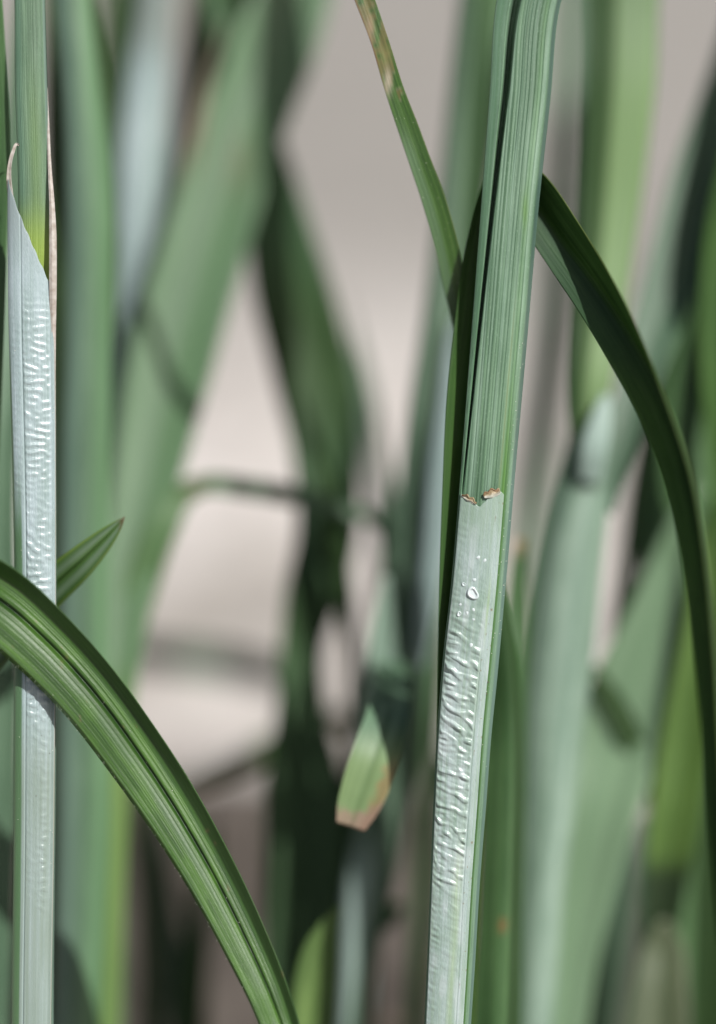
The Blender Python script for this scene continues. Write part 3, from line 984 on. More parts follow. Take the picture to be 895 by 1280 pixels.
# ================================================================== the white stem at the left, in focus
def build_left():
    A = Path([(36, -40, 1.5, 38), (37, 0, 1.5, 38), (39, 110, 1.3, 40), (42, 200, 1.3, 40), (44, 280, 1.3, 42), (44, 360, 1.5, 46), (46, 460, 1.7, 46), (48, 600, 1.9, 44), (48, 900, 1.9, 44), (46, 1290, 2.1, 42)],
             root=(2, -24, 1.0), tip=[(-1, 6, 18, 0.95), (-4, 10, 30, 0.7), (-10, 14, 34, 0.3), (-12, 8, 24, 0.03)], n=380)
    o = thing('grass_shoot', 'sharp silvery stem by the left edge, slanting torn membrane top and green blade above', 'grass stem', (A.c[-1][0], A.c[-1][1], 0))

    def t(u, px, py):
        y = smooth01((py - 235) / 90)
        c = np.exp(-((u + 0.75) / 0.2) ** 2) * 0.5
        l = np.exp(-((u - 0.15) / 0.4) ** 2) * 0.5 * smooth01((py - 40) / 150)
        return blend_tint(u.shape, [(c, (0.15, 0.25, 0.18)), (l, (0.20, 0.30, 0.10)), (y * 0.85 * (py < 420), (0.34, 0.43, 0.055)), (smooth01((u - 0.78) / 0.1) * 0.6, (0.15, 0.20, 0.18))])
    ribbon('leaf_blade', A, M['soft'], o, arch(0.42, ribs=13, amp=0.012), nw=70, thick=0.3, tint=t, seed=9)
    B = Path([(36, 200, 0.7, 54), (38, 300, 0.6, 58), (39, 400, 0.6, 58), (41, 500, 0.6, 57), (43, 620, 0.6, 54), (44, 760, 0.6, 52), (43, 900, 0.6, 52), (42, 1060, 0.7, 51), (39, 1290, 0.8, 50)],
             root=(2, -24, 1.0), n=420)
    Sh = Path([(38, 330, 3.3, 46), (41, 500, 3.1, 52), (44, 760, 2.7, 50), (43, 900, 2.7, 50), (39, 1290, 2.7, 48)], root=(2, -24, 1.0), n=160)
    rod('sheath', Sh, M['mid'], o, depth=0.8, seed=5, centre=-0.5)
    pr = arch(0.42)

    def prof(u, py):
        uu, n = pr(u, py)
        return uu, n - 0.05 * np.exp(-((u + 0.42) / 0.03) ** 2) - 0.06 * np.exp(-((u - 0.86) / 0.03) ** 2)
    # green outer strip along the left of the sheath
    wr = wrinkles(1150, 160, 1150.0, 56.0, 9.5, math.radians(90), 0.55, 51, 0.26)
    wr2 = wrinkles(1150, 160, 1150.0, 56.0, 12.0, math.radians(95), 1.0, 52, 0.30)

    def top(u):
        return 226 + 116 * np.clip((u + 0.92) / 1.52, 0, 1.2) ** 0.85 + 1.2 * np.sin(u * 21)

    def height(U, PY):
        k = smooth01((PY - 560) / 120)
        w1, w2 = bilinear(wr, PY - 200, (U + 0.97) * 81), bilinear(wr2, PY - 200, (U + 0.97) * 81)
        f = (1 - k) * (0.8 * w1 + 0.4 * w2) + k * (0.4 * w1 + 0.85 * w2)
        f = 1.15 * (0.5 + 0.5 * np.tanh(1.3 * f - 0.15)) + 0.25 * np.maximum(f - 0.4, 0)
        f = f * (0.35 + 1.1 * vnoise(U * 1.4 + 6, PY * 0.013 + 2, 92))
        a = np.interp(PY, [230, 360, 400, 450, 740, 820, 900, 940, 1280], [0, 0.05, 0.55, 0.95, 1.0, 0.9, 0.5, 0.18, 0.08])
        core = smooth01((U + 0.42) / 0.10) * smooth01((0.84 - U) / 0.1)
        side = 0.30 * smooth01((-0.45 - U) / 0.1) * (PY < 620)
        b = 0.25 * smooth01((PY - 900) / 60) * np.exp(-((U - 0.45) / 0.2) ** 2)
        return 0.02 + 0.082 * f * np.clip(a * core + side * a + b, 0, 1) + 0.015 * (vnoise(U * 14 + 9, PY * 0.04, 58) - 0.5) + 0.010 * (vnoise(U * 30 + 9, PY * 0.4, 59) - 0.5)

    def mt(U, _, PY):
        gl = smooth01((-0.55 - U) / 0.10) * smooth01((PY - 560) / 120)
        gl2 = smooth01((-0.88 - U) / 0.05) * smooth01((PY - 380) / 120)
        low = smooth01((PY - 860) / 120) * (0.5 + 0.45 * vnoise(U * 9 + 4, PY * 0.012, 61))
        dim = smooth01((360 - PY) / 110) * 0.75
        tanr = smooth01((U - 0.93) / 0.05) * 0.5
        line = np.exp(-((U + 0.42) / 0.035) ** 2) * 0.5
        return blend_tint(U.shape, [(low, (0.175, 0.225, 0.185)), (dim, (0.22, 0.265, 0.265)), (line, (0.24, 0.31, 0.30)), (np.maximum(gl, gl2) * 0.92, (0.06, 0.13, 0.05)), (tanr, (0.42, 0.35, 0.27))])
    sk = skin('membrane', B, prof, M['skin_left'], o, -0.97, 0.985, top, 1980, 1210, 120, height, 0.10, mt, 0.4)
    # papery margin that runs up the right side of the open sheath
    Mg = Path([(59, 110, 1.6, 1.0), (60, 150, 1.3, 2.5), (62, 210, 0.7, 4.5), (64.5, 255, 0.1, 7), (65.5, 300, -0.1, 10), (65.5, 345, -0.2, 10), (66, 420, 0.4, 7), (67.5, 560, 0.9, 4), (68, 700, 1.2, 2.5)],
              n=220)
    ribbon('papery_margin', Mg, M['margin'], o, vee(-25), nw=12, thick=0.12, wobble=0.10, seed=3)
    # the torn, curled thread at the membrane's tip
    Cu = Path([(24, 182, 0.3, 1.5), (21, 180, 0.0, 2.5), (16, 190, -0.2, 3.5), (12, 206, 0.0, 4), (11, 222, 0.3, 5), (13, 245, 0.6, 6)], n=60)
    ribbon('torn_tip', Cu, M['margin'], o, vee(30), nw=10, thick=0.12, wobble=0.12, seed=2)
    specks_on('pale_speck', B, prof, M['speck'], o, 46, 420, 1250, lambda g: g.choice([-0.75, -0.6, 0.86, 0.8]) + g.uniform(-0.06, 0.06), (0.015, 0.05), 12, 0.16)
    specks_on('dark_speck', B, prof, M['dirt'], o, 6, 560, 1000, lambda g: g.uniform(-0.2, 0.9), (0.03, 0.07), 13, 0.18)


build_left()


# ================================================================== everything behind, out of focus
def blade(name, label, pts, mat, cat='grass leaf', prof=None, root=None, tip=None, n=130, nw=14, seed=0, tint=None, parent=None, wobble=0.03, thick=0.3, part=None):
    p = Path(pts, root, tip, n)
    if parent is not None:
        return ribbon(part or name, p, mat, parent, prof, nw, thick, tint, wobble, seed)
    o = ribbon(name, p, mat, None, prof, nw, thick, tint, wobble, seed)
    return props(o, label, cat)


UPTIP = [(0, 5, 18, 0.9), (4, 8, 26, 0.6), (8, 10, 24, 0.25), (8, 6, 14, 0.03)]
UPTIP_L = [(-2, 5, 18, 0.9), (-7, 8, 24, 0.6), (-10, 8, 20, 0.25), (-8, 4, 10, 0.03)]
UPTIP_R = [(5, 5, 16, 0.9), (10, 8, 22, 0.6), (12, 8, 16, 0.25), (10, 4, 8, 0.03)]


def build_back():
    # -- left side
    blade('grass_leaf', 'thin green leaf edge hugging the left picture border beside the silvery stem top', [(-14, -20, 3, 30), (-10, 80, 3, 34), (-6, 190, 3, 36), (-10, 290, 3, 36), (-14, 430, 4, 36), (-22, 620, 6, 36), (-40, 900, 10, 36), (-50, 1290, 14, 36)],
          M['mid'], root=(0, -18, 0.9), tip=UPTIP_L, seed=11, prof=vee(15, ribs=7, amp=0.012), nw=24)
    blade('grass_leaf', 'blurred light green leaf seen left of the silvery stem at the left edge', [(20, 300, 24, 30), (14, 400, 22, 34), (6, 520, 20, 36), (2, 650, 20, 36), (4, 800, 20, 36), (4, 950, 20, 34), (0, 1100, 20, 34), (-6, 1290, 20, 34)],
          M['soft'], root=(0, -12, 0.9), tip=[(0, 3, 10, 0.8), (1, 5, 16, 0.4), (2, 4, 12, 0.03)], seed=12)
    blade('grass_leaf', 'blurred upright blue-green leaf just right of the silvery left stem', [(88, -30, 20, 46), (98, 80, 20, 50), (108, 200, 21, 58), (109, 400, 22, 60), (105, 600, 22, 62), (104, 800, 22, 66), (104, 1000, 22, 70), (100, 1150, 22, 66), (95, 1290, 22, 62)],
          M['soft'], root=(0, -10, 0.9), tip=UPTIP, seed=13, prof=piece([-1, -0.9, -0.1, 0.3, 1], [-0.5, -0.1, 0.2, 0.1, -0.25]), n=160,
          tint=lambda u, px, py: blend_tint(u.shape, [(smooth01((0.0 - u) / 0.5) * 0.6, (0.155, 0.215, 0.185)), (smooth01((u - 0.1) / 0.4) * 0.6, (0.110, 0.215, 0.085)), (smooth01((-0.86 - u) / 0.1) * 0.9, (0.03, 0.07, 0.03))]))
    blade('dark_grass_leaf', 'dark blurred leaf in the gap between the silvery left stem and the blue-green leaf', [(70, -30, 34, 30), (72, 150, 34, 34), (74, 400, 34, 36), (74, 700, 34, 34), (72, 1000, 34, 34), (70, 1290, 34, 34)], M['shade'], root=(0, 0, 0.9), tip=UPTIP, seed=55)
    blade('drooping_grass_leaf', 'dark thin leaf hanging from the top edge between two pale leaves at upper left', [(98, -40, 26, 24, -30), (112, 50, 26, 32, -40), (126, 150, 26, 30, -45), (137, 250, 27, 24, -45), (142, 360, 28, 14, -40), (144, 440, 28, 2, -40)],
          M['shade'], tip=[(-6, 3, 20, 1.0), (-14, 4, 14, 1.0), (-18, 4, 2, 1.0), (-14, 2, -22, 1.0), (-8, -4, -70, 1.0), (-4, -12, -110, 0.9), (0, -8, -60, 0.8)], seed=14)
    blade('pale_grass_shoot', 'blurred whitish stem in the upper left behind the green leaves', [(196, -30, 46, 44), (190, 40, 46, 48), (183, 120, 46, 58), (176, 240, 45, 68), (171, 360, 45, 72), (163, 480, 45, 68), (148, 640, 45, 56), (120, 900, 45, 40), (102, 1290, 45, 36)],
          M['white'], cat='grass stem', root=(0, 0, 0.9), tip=UPTIP, seed=15, prof=arch(0.5),
          tint=lambda u, px, py: blend_tint(u.shape, [(smooth01((100 - py) / 70) * 0.75, (0.15, 0.165, 0.14))]))
    blade('grass_leaf', 'blurred olive leaf at the top left behind the wide slanting leaf', [(256, -30, 56, 40), (248, 60, 56, 40), (236, 150, 55, 36), (222, 240, 54, 30), (205, 360, 54, 26), (150, 700, 54, 24), (105, 1290, 54, 24)],
          M['olive'], root=(0, 4, 0.9), tip=UPTIP, seed=16)
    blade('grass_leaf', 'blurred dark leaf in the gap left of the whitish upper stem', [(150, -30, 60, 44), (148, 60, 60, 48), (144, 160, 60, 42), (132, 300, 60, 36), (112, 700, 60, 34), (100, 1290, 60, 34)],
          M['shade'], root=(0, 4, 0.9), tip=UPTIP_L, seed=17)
    blade('dry_grass_leaf', 'blurred thin straw coloured leaf beside the wide slanting leaf at upper left', [(262, 90, 40, 8), (250, 150, 40, 14), (232, 230, 40, 20), (214, 300, 40, 18), (196, 380, 40, 12), (150, 560, 42, 10), (105, 1290, 46, 10)],
          M['straw'], root=(0, 0, 0.9), tip=[(2, 2, 6, 0.1)], seed=18)
    blade('grass_leaf', 'blurred dark leaf wedge between straw leaf and wide slanting leaf at upper left', [(300, -30, 50, 50), (282, 60, 50, 46), (264, 140, 50, 34), (246, 210, 50, 22), (222, 300, 50, 14), (170, 500, 50, 12), (105, 1290, 50, 12)],
          M['shade'], root=(0, 4, 0.9), tip=UPTIP_R, seed=19)
    blade('wide_grass_leaf', 'wide blurred green leaf slanting from top down to lower left', [(390, -70, 46, 80), (352, 30, 44, 98), (306, 150, 42, 102), (264, 280, 40, 106), (226, 410, 38, 108), (196, 540, 36, 96), (172, 660, 34, 76), (153, 780, 32, 60), (142, 900, 30, 46), (136, 1050, 29, 42), (128, 1290, 28, 42)],
          M['mid'], root=(-2, -6, 0.9), tip=UPTIP_R, seed=20, prof=vee(14), n=180,
          tint=lambda u, px, py: blend_tint(u.shape, [(0.75 * smooth01((900 - py) / 100) + 0 * u, (0.135, 0.215, 0.115)), (smooth01((py - 820) / 140), (0.205, 0.300, 0.095)), (np.exp(-((px - 300) / 16) ** 2 - ((py - 205) / 35) ** 2) * 0.5, (0.17, 0.14, 0.08))]))
    # -- the dark leaf in the middle
    blade('dark_grass_leaf', 'long dark blurred leaf curving down left of the centre', [(300, 90, 46, 40, -10), (322, 170, 46, 58, 0), (344, 270, 46, 80, 0), (368, 370, 45, 98, -6), (393, 470, 44, 100, -12), (407, 570, 43, 84, -6), (406, 680, 42, 76, -6), (388, 750, 42, 68, -6), (376, 810, 42, 56, -8), (374, 880, 42, 64, -8), (379, 980, 41, 100, -8), (380, 1100, 40, 104, -8), (374, 1200, 40, 88, -8), (370, 1290, 40, 70, -8)],
          M['shade'], root=(0, -4, 0.8), tip=[(-3, 3, 8, 0.6), (-2, 2, 6, 0.05)], seed=22, prof=vee(12), n=180,
          tint=lambda u, px, py: blend_tint(u.shape, [(smooth01((py - 750) / 100) * 0.7, (0.075, 0.125, 0.062)), (smooth01((430 - py) / 200) * 0.8, (0.085, 0.150, 0.075)), (np.exp(-((py - 650) / 90) ** 2) * 0.7, (0.080, 0.140, 0.078))]))
    blade('grass_leaf', 'blurred thin dark leaf branching down beside the long dark central leaf', [(408, 600, 38, 26), (418, 680, 38, 34), (432, 760, 39, 24), (440, 830, 40, 16), (442, 930, 42, 16), (430, 1060, 43, 30), (412, 1290, 44, 40)],
          M['shade'], root=(0, 0, 0.9), tip=[(-2, 2, 6, 0.4), (-1, 1, 4, 0.05)], seed=23)
    blade('bent_grass_leaf', 'thin blurred leaf rising at left then bending flat across the middle of the picture', [(492, 680, 36, 4), (482, 664, 36, 18), (460, 646, 36, 18), (420, 632, 36, 18), (370, 620, 36, 24), (300, 609, 35, 25), (256, 606, 34, 24), (232, 616, 34, 28), (206, 656, 33, 38), (176, 736, 33, 42), (154, 830, 33, 34), (146, 960, 34, 28), (140, 1290, 36, 26)],
          M['mid'], root=(-2, -4, 0.9), seed=24, n=200, prof=vee(14),
          tint=lambda u, px, py: blend_tint(u.shape, [(smooth01((px - 250) / 60) * 0.6, (0.07, 0.12, 0.07)), (smooth01((250 - px) / 30) * 0.7, (0.125, 0.205, 0.085)), (np.exp(-((px - 243) / 14) ** 2 - ((py - 610) / 14) ** 2) * 0.5, (0.20, 0.16, 0.07))]))
    blade('fallen_grass_leaf', 'blurred dark leaf lying almost level over the pale ground left of centre', [(400, 862, 88, 20), (350, 846, 86, 34), (290, 832, 84, 40), (225, 822, 84, 38), (165, 812, 84, 30), (120, 806, 84, 16), (60, 840, 84, 20), (0, 960, 84, 24), (-30, 1290, 80, 24)],
          M['grey'], root=(0, 0, 0.8), seed=25)
    blade('grass_leaf', 'blurred dark slanting leaf just below the level leaf, left of centre', [(390, 905, 62, 24), (345, 928, 62, 28), (300, 950, 62, 30), (255, 968, 62, 26), (215, 982, 62, 12), (195, 990, 62, 1)],
          M['deep'], seed=26, tip=[(12, 2, -2, 1.0), (8, 2, -12, 1.0), (3, 0, -40, 1.0), (0, 0, -60, 0.9)])
    blade('grass_leaf', 'faint blurred grey-green leaf near the bottom behind the arching leaf', [(186, 960, 62, 6), (194, 1040, 62, 26), (208, 1150, 62, 40), (224, 1290, 62, 42)], M['grey'], root=(2, 4, 0.9), tip=[(-1, 1, 4, 0.1)], seed=27)
    blade('thin_grass_leaf', 'thin blurred grey-green leaf in the gap right of the long dark central leaf', [(440, 400, 56, 4), (452, 470, 56, 20), (466, 560, 55, 26), (478, 650, 55, 26), (480, 740, 55, 24), (468, 860, 56, 22), (440, 1290, 58, 22)], M['grey'], root=(0, 2, 0.9), tip=[(-1, 1, 4, 0.1)], seed=61)
    blade('thin_grass_leaf', 'thin blurred dark leaf low between the arching leaf and the long dark leaf', [(268, 1020, 50, 3), (262, 1080, 50, 20), (250, 1160, 50, 30), (240, 1290, 50, 34)], M['shade'], root=(0, 2, 0.9), seed=62)
    blade('thin_grass_leaf', 'thin blurred pale leaf crossing low beside the yellow-green foot of the wide slanting leaf', [(150, 900, 56, 4), (166, 990, 56, 22), (180, 1100, 56, 28), (186, 1290, 56, 30)], M['olive'], root=(0, 2, 0.9), seed=63)
    blade('young_grass_leaf', 'bright yellow-green leaf at the bottom right of the arching leaf tip', [(425, 1130, 17, 2), (414, 1152, 17, 20), (402, 1185, 17, 42), (394, 1230, 17, 52), (388, 1300, 17, 54)], M['lime'], root=(-2, -10, 0.8), seed=28)
    blade('young_grass_leaf', 'small blurred green leaf tip low in the dark gap left of the central stem', [(505, 1128, 34, 2), (494, 1138, 34, 22), (476, 1150, 34, 30), (452, 1180, 36, 26), (430, 1290, 38, 24)], M['mid'], root=(0, 0, 0.8), seed=29)

    # -- the grey stem left of the central stem, with its cut leaf
    g = Path([(572, 120, 32, 24), (562, 250, 32, 30), (548, 390, 31, 38), (530, 520, 30, 42), (517, 650, 30, 46), (509, 760, 30, 54), (504, 860, 30, 62), (490, 960, 30, 62), (468, 1070, 30, 62), (448, 1180, 30, 54), (430, 1290, 30, 50)], (-4, -8, 0.9), [(1, 3, 10, 0.8), (2, 4, 12, 0.5), (3, 4, 10, 0.03)], 180)
    o = thing('grass_shoot', 'blurred grey-green leaning stem with a cut, reddish-tipped leaf, left of the central stem', 'grass stem', (g.c[-1][0], g.c[-1][1], 0))
    rod('stem', g, M['grey'], o, depth=0.5, seed=30, nw=20,
        tint=lambda u, px, py: blend_tint(u.shape, [(smooth01((py - 1020) / 110) * smooth01((0.35 - u) / 0.4) * 0.95, (0.40, 0.47, 0.42)), (smooth01((u - 0.3) / 0.5) * smooth01((470 - py) / 50) * 0.8, (0.16, 0.21, 0.15))]))
    blade('leaf', '', [(484, 812, 31, 30), (488, 838, 26, 40), (488, 868, 19, 48), (482, 902, 10.5, 56), (468, 944, 8, 60), (453, 988, 7.5, 58), (444, 1012, 7.5, 50), (437, 1033, 7.5, 36)], M['soft'], parent=o, part='cut_leaf', seed=31, wobble=0.05, prof=vee(12), nw=30,
          tint=lambda u, px, py: blend_tint(u.shape, [(smooth01((py - 900) / 60) * 0.9, (0.215, 0.290, 0.120)), (smooth01((u - 0.42 + 0.3 * vnoise(px * 0.1, py * 0.1, 95) - 0.15) / 0.3) * smooth01((py - 935) / 40) * 0.8, (0.34, 0.22, 0.10)), (smooth01((py - 1012 + 16 * np.abs(u) + 14 * (vnoise(px * 0.16, py * 0.12, 96) - 0.5)) / 16) * 0.75, (0.36, 0.20, 0.165))]))
    w = Path([(566, 420, 29, 12), (560, 500, 28, 24), (552, 590, 27, 36), (543, 690, 27, 34), (530, 780, 28, 26), (508, 900, 34, 20), (478, 1060, 38, 18), (450, 1290, 40, 18)], (0, -4, 0.9), [(1, 1, 4, 0.2)], 120)
    props(rod('pale_grass_shoot', w, M['white'], None, depth=0.5, seed=32, nw=18), 'blurred whitish stem showing close along the left side of the central stem', 'grass stem')
    blade('grass_leaf', 'small blurred pale green leaf between the grey stem and the long dark leaf', [(508, 560, 44, 6), (503, 610, 44, 20), (498, 670, 44, 26), (490, 740, 44, 18), (478, 840, 46, 14), (460, 1290, 50, 14)], M['soft'], root=(0, 2, 0.9), seed=33, tip=[(1, 1, 4, 0.1)])
    blade('grass_leaf', 'blurred green leaf rising between the narrow blotched leaf and the central blade', [(612, -40, 42, 74, 10), (602, 80, 42, 70, 10), (590, 200, 42, 58, 10), (578, 320, 42, 44, 10), (568, 460, 42, 30), (545, 800, 42, 26), (520, 1290, 42, 26)],
          M['mid'], root=(0, 0, 0.9), tip=UPTIP_R, seed=34, prof=piece([-1, -0.35, 0.1, 1], [-0.7, 0.1, 0.1, -0.2]))

    blade('pale_grass_leaf', 'small blurred whitish leaf just above the cut, reddish-tipped leaf', [(482, 720, 28, 8), (478, 780, 28, 28), (474, 840, 28, 44), (472, 900, 28, 46), (464, 1000, 30, 30), (448, 1290, 34, 24)], M['pale'], root=(0, -4, 0.9), seed=56)

    # -- right of the central stem
    blade('dark_grass_leaf', 'dark narrow leaf standing close behind the lower right side of the central stem', [(612, 660, 8, 14), (619, 740, 8, 26), (628, 830, 8.5, 38), (632, 920, 9, 44), (631, 1010, 9.5, 48), (628, 1100, 10, 52), (624, 1200, 10, 56), (620, 1290, 10, 60)],
          M['mid'], root=(2, -14, 0.9), seed=35, tip=[(0, 1, 4, 0.2)], prof=piece([-1, -0.1, 0.35, 0.5, 1], [-0.3, 0.1, 0.12, -0.10, -1.1]), nw=30,
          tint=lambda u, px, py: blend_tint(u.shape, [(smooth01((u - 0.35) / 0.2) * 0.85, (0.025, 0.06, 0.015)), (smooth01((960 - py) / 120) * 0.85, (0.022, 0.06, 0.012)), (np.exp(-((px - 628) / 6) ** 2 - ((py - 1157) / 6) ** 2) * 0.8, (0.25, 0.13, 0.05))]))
    blade('grass_leaf', 'blurred leaf with an orange dried tip just right of the membrane of the central stem', [(650, 673, 24, 12), (649, 692, 24, 17), (647, 760, 24, 28), (643, 880, 22, 32), (636, 1290, 22, 32)], M['mid'], root=(0, -8, 0.9), seed=36,
          tint=lambda u, px, py: blend_tint(u.shape, [(smooth01((696 - py) / 14) * 0.8, (0.34, 0.21, 0.12))]))
    blade('grass_leaf', 'faint pale blurred leaf between the central blade and the bright green leaf', [(722, -30, 74, 40), (712, 120, 74, 42), (700, 300, 74, 42), (684, 460, 74, 44), (668, 600, 74, 44), (655, 760, 74, 40), (640, 1290, 74, 36)], M['soft'], root=(0, 6, 0.9), tip=UPTIP_R, seed=37)
    # the pale stem with the bright blade
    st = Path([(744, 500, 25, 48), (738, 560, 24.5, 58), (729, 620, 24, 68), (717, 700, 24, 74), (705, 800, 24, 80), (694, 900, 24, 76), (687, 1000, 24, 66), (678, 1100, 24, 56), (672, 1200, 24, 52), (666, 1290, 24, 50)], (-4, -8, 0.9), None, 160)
    o = thing('grass_shoot', 'blurred pale sheathed stem right of centre carrying a bright green blade and a dark collar', 'grass stem', (st.c[-1][0], st.c[-1][1], 0))  # the dark collar is shadow painted on the sheath top, not a part
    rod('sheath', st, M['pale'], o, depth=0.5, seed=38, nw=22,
        tint=lambda u, px, py: blend_tint(u.shape, [(np.exp(-((u - 0.30) / 0.14) ** 2) * 0.6, (0.15, 0.23, 0.17)), (smooth01((-0.6 - u) / 0.2) * 0.5, (0.13, 0.20, 0.15)), (smooth01((628 - py) / 24) * 0.7, (0.10, 0.15, 0.10))]))  # last layer paints a soft shadow over the top of the sheath
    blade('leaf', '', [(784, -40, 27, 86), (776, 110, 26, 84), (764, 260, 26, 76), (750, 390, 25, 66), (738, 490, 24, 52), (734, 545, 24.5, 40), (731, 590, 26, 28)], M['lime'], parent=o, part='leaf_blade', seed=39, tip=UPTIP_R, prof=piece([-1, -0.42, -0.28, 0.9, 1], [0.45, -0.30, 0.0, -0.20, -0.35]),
          tint=lambda u, px, py: blend_tint(u.shape, [(0.85 + 0 * u, (0.27, 0.375, 0.17)), (smooth01((200 - py) / 260) * 0.7, (0.14, 0.215, 0.10)), (smooth01((-0.30 - u) / 0.12) * 0.95, (0.024, 0.062, 0.014))]))  # last layer paints the shaded left side of the fold
    blade('leaf', '', [(758, 494, 23, 12), (750, 528, 22.5, 30), (742, 562, 22.4, 36), (737, 600, 23.4, 30)], M['pale'], parent=o, part='membrane', seed=40, prof=arch(0.3),
          tint=lambda u, px, py: blend_tint(u.shape, [(0.8 + 0 * u, (0.42, 0.49, 0.45))]))
    blade('leaf', '', [(925, 110, 34, 90), (886, 220, 33, 90), (848, 330, 31, 78), (812, 430, 29, 58), (787, 510, 27, 44), (770, 575, 25.5, 34), (756, 640, 25, 22)], M['soft'], parent=o, part='side_leaf', seed=42, tip=UPTIP_R, prof=vee(18),
          tint=lambda u, px, py: blend_tint(u.shape, [(smooth01((py - 440) / 90) * 0.85, (0.055, 0.100, 0.052)), (0.5 + 0 * u, (0.09, 0.145, 0.095))]))
    # far right
    blade('grass_leaf', 'blurred grey-green leaf slanting in from the upper right edge', [(960, 140, 40, 70), (915, 260, 40, 76), (876, 370, 40, 72), (844, 470, 40, 60), (815, 570, 41, 44), (780, 760, 44, 30), (740, 1290, 48, 30)], M['mid'], root=(0, 0, 0.9), tip=UPTIP_R, seed=43)
    blade('dark_grass_leaf', 'dark blurred leaf at the right edge above the arching dark leaf', [(950, 140, 26, 60), (922, 250, 26, 62), (906, 360, 26, 60), (904, 480, 26, 52), (914, 620, 27, 46), (930, 900, 30, 46), (930, 1290, 34, 46)], M['deep'], root=(0, 0, 0.9), tip=UPTIP_R, seed=44)
    blade('wide_grass_leaf', 'wide pale green blurred leaf low on the right, beside the pale sheathed stem', [(838, 690, 31, 40), (822, 770, 31, 74), (796, 850, 31, 100), (770, 930, 31, 112), (748, 1010, 30, 100), (728, 1100, 30, 82), (712, 1200, 30, 66), (704, 1290, 30, 56)],
          M['soft'], root=(-4, 0, 0.8), tip=[(1, 1, 4, 0.5), (2, 1, 6, 0.05)], seed=45, prof=vee(10), n=160,
          tint=lambda u, px, py: blend_tint(u.shape, [(0.8 + 0 * u, (0.225, 0.315, 0.185)), (np.exp(-((u + 0.1) / 0.16) ** 2) * 0.5, (0.12, 0.21, 0.10))]))
    blade('grass_leaf', 'blurred mid-green leaf rising inside the arch of the dark leaf on the right', [(890, 330, 36, 44), (872, 430, 36, 62), (858, 530, 36, 74), (848, 640, 36, 80), (846, 750, 36, 78), (844, 880, 36, 66), (842, 1020, 36, 52), (838, 1290, 36, 46)],
          M['mid'], root=(0, 0, 0.8), tip=[(2, 2, 8, 0.7), (3, 2, 8, 0.05)], seed=57, prof=vee(-12), n=160,
          tint=lambda u, px, py: blend_tint(u.shape, [(0.6 + 0 * u, (0.130, 0.225, 0.095))]))
    blade('grass_leaf', 'thin blurred green leaf crossing upward near the right edge inside the dark arch', [(915, 250, 30, 20), (892, 350, 30, 30), (872, 450, 30, 34), (856, 560, 30, 30), (846, 680, 31, 22), (836, 900, 33, 16), (820, 1290, 35, 16)],
          M['mid'], root=(0, 0, 0.8), tip=UPTIP_R, seed=58)
    blade('drooping_grass_leaf', 'short dark blurred leaf lying across the wide pale leaf in the lower right', [(738, 826, 30, 2), (752, 852, 30, 18), (772, 886, 30.2, 26), (792, 926, 30.5, 26), (816, 985, 33, 20), (836, 1060, 38, 20), (842, 1290, 44, 24)], M['shade'], root=(0, 0, 0.9), seed=46)  # dark strip added in place of a shadow falling on the pale leaf
    blade('grass_leaf', 'yellow-green blurred leaf in the lower right corner region below the arching leaf', [(905, 620, 28, 30), (890, 720, 28, 44), (873, 830, 28.5, 54), (857, 930, 29, 62), (843, 1020, 29, 62), (832, 1100, 30, 52), (824, 1180, 31, 40), (817, 1290, 32, 36)], M['lime'], root=(0, -4, 0.9), seed=47, tip=[(1, 1, 4, 0.5), (1, 1, 4, 0.05)],
          tint=lambda u, px, py: blend_tint(u.shape, [(0.6 + 0 * u, (0.130, 0.225, 0.040)), (smooth01((py - 1060) / 40), (0.030, 0.055, 0.018))]))
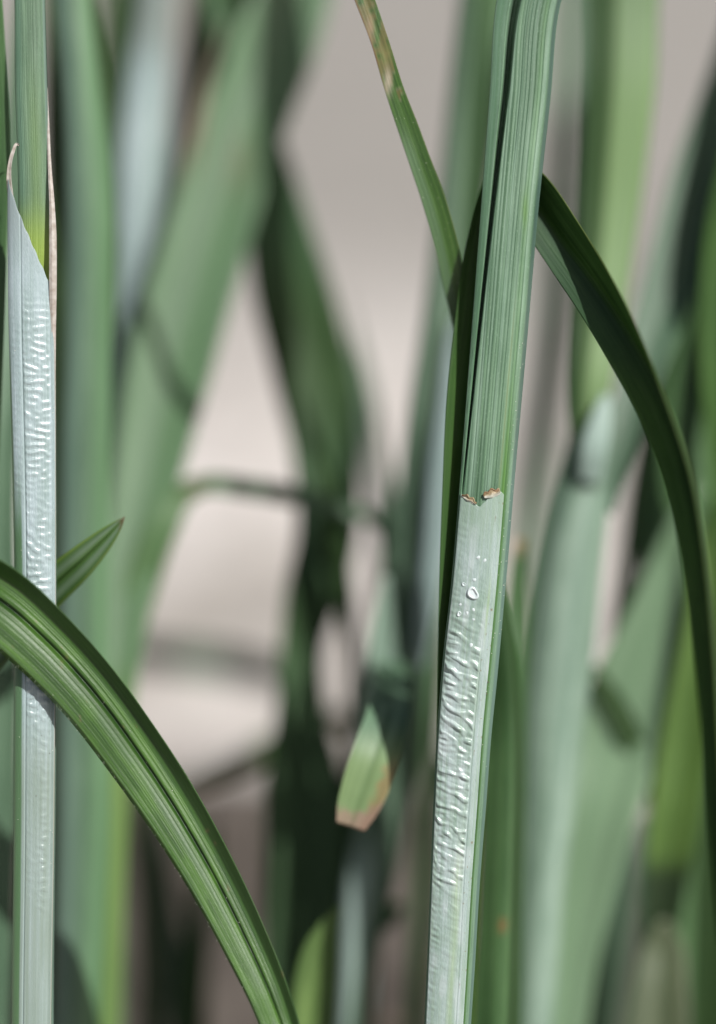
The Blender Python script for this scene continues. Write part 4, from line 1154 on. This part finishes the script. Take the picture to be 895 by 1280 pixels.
    blade('dark_grass_leaf', 'dark blurred leaf filling the lower right corner', [(925, 740, 54, 50), (908, 860, 54, 52), (898, 980, 54, 56), (888, 1100, 54, 66), (880, 1200, 54, 76), (872, 1290, 54, 80)], M['shade'], root=(0, -4, 0.8), seed=48, tip=[(2, 1, 5, 0.6), (1, 1, 4, 0.05)])
    blade('grass_leaf', 'pale tan-green blurred leaf stub at the bottom right between dark leaves', [(832, 1150, 30, 14), (830, 1180, 30, 46), (826, 1230, 29, 66), (822, 1300, 28, 80)], M['olive'], root=(-2, -8, 0.6), seed=49)
    blade('grass_leaf', 'grey blurred leaf at the bottom between the pale stem and the tan-green stub', [(800, 1010, 60, 14), (790, 1080, 60, 34), (772, 1180, 60, 44), (755, 1290, 60, 46)], M['grey'], root=(0, 0, 0.8), seed=50)


build_back()


# ------------------------------------------------------------------ bits of dead plant on the soil
def build_litter():
    g = np.random.default_rng(9)
    Vs, Fs = [], []
    for k in range(420):
        a, r = g.uniform(0, 2 * math.pi), 0.24 * math.sqrt(g.uniform(0, 1))
        x, y = 0.02 + r * 1.3 * math.cos(a), 0.25 + r * math.sin(a)
        L, w, t = g.uniform(0.006, 0.03), g.uniform(0.0008, 0.0035), g.uniform(0.0004, 0.0012)
        th, tl = g.uniform(0, math.pi), g.uniform(-0.3, 0.3)
        d = np.array([math.cos(th) * math.cos(tl), math.sin(th) * math.cos(tl), math.sin(tl)])
        e = np.array([-math.sin(th), math.cos(th), 0])
        n = np.cross(d, e)
        p = np.array([x, y, 0.012 * max(0, 1 - (r / 0.2) ** 2) + 0.005])
        ring = [e * w + n * 0, n * t, -e * w, -n * t]
        V = [p - d * L / 2] + [p + q for q in ring] + [p + d * L / 2 + n * g.uniform(-0.003, 0.003)]
        tri = np.array([[0, 2, 1], [0, 3, 2], [0, 4, 3], [0, 1, 4], [5, 1, 2], [5, 2, 3], [5, 3, 4], [5, 4, 1]])
        Fs.append(tri + 6 * len(Vs))
        Vs.append(np.array(V))
    o = mesh_obj('plant_litter', np.concatenate(Vs), np.concatenate(Fs), plain_mat('litter', (0.06, 0.045, 0.03), (0.26, 0.20, 0.14), 90, 0.8), smooth=False)
    props(o, 'brown bits of dead plant strewn over the dark soil', 'litter', None, 'stuff')


build_litter()
bpy.context.view_layer.update()
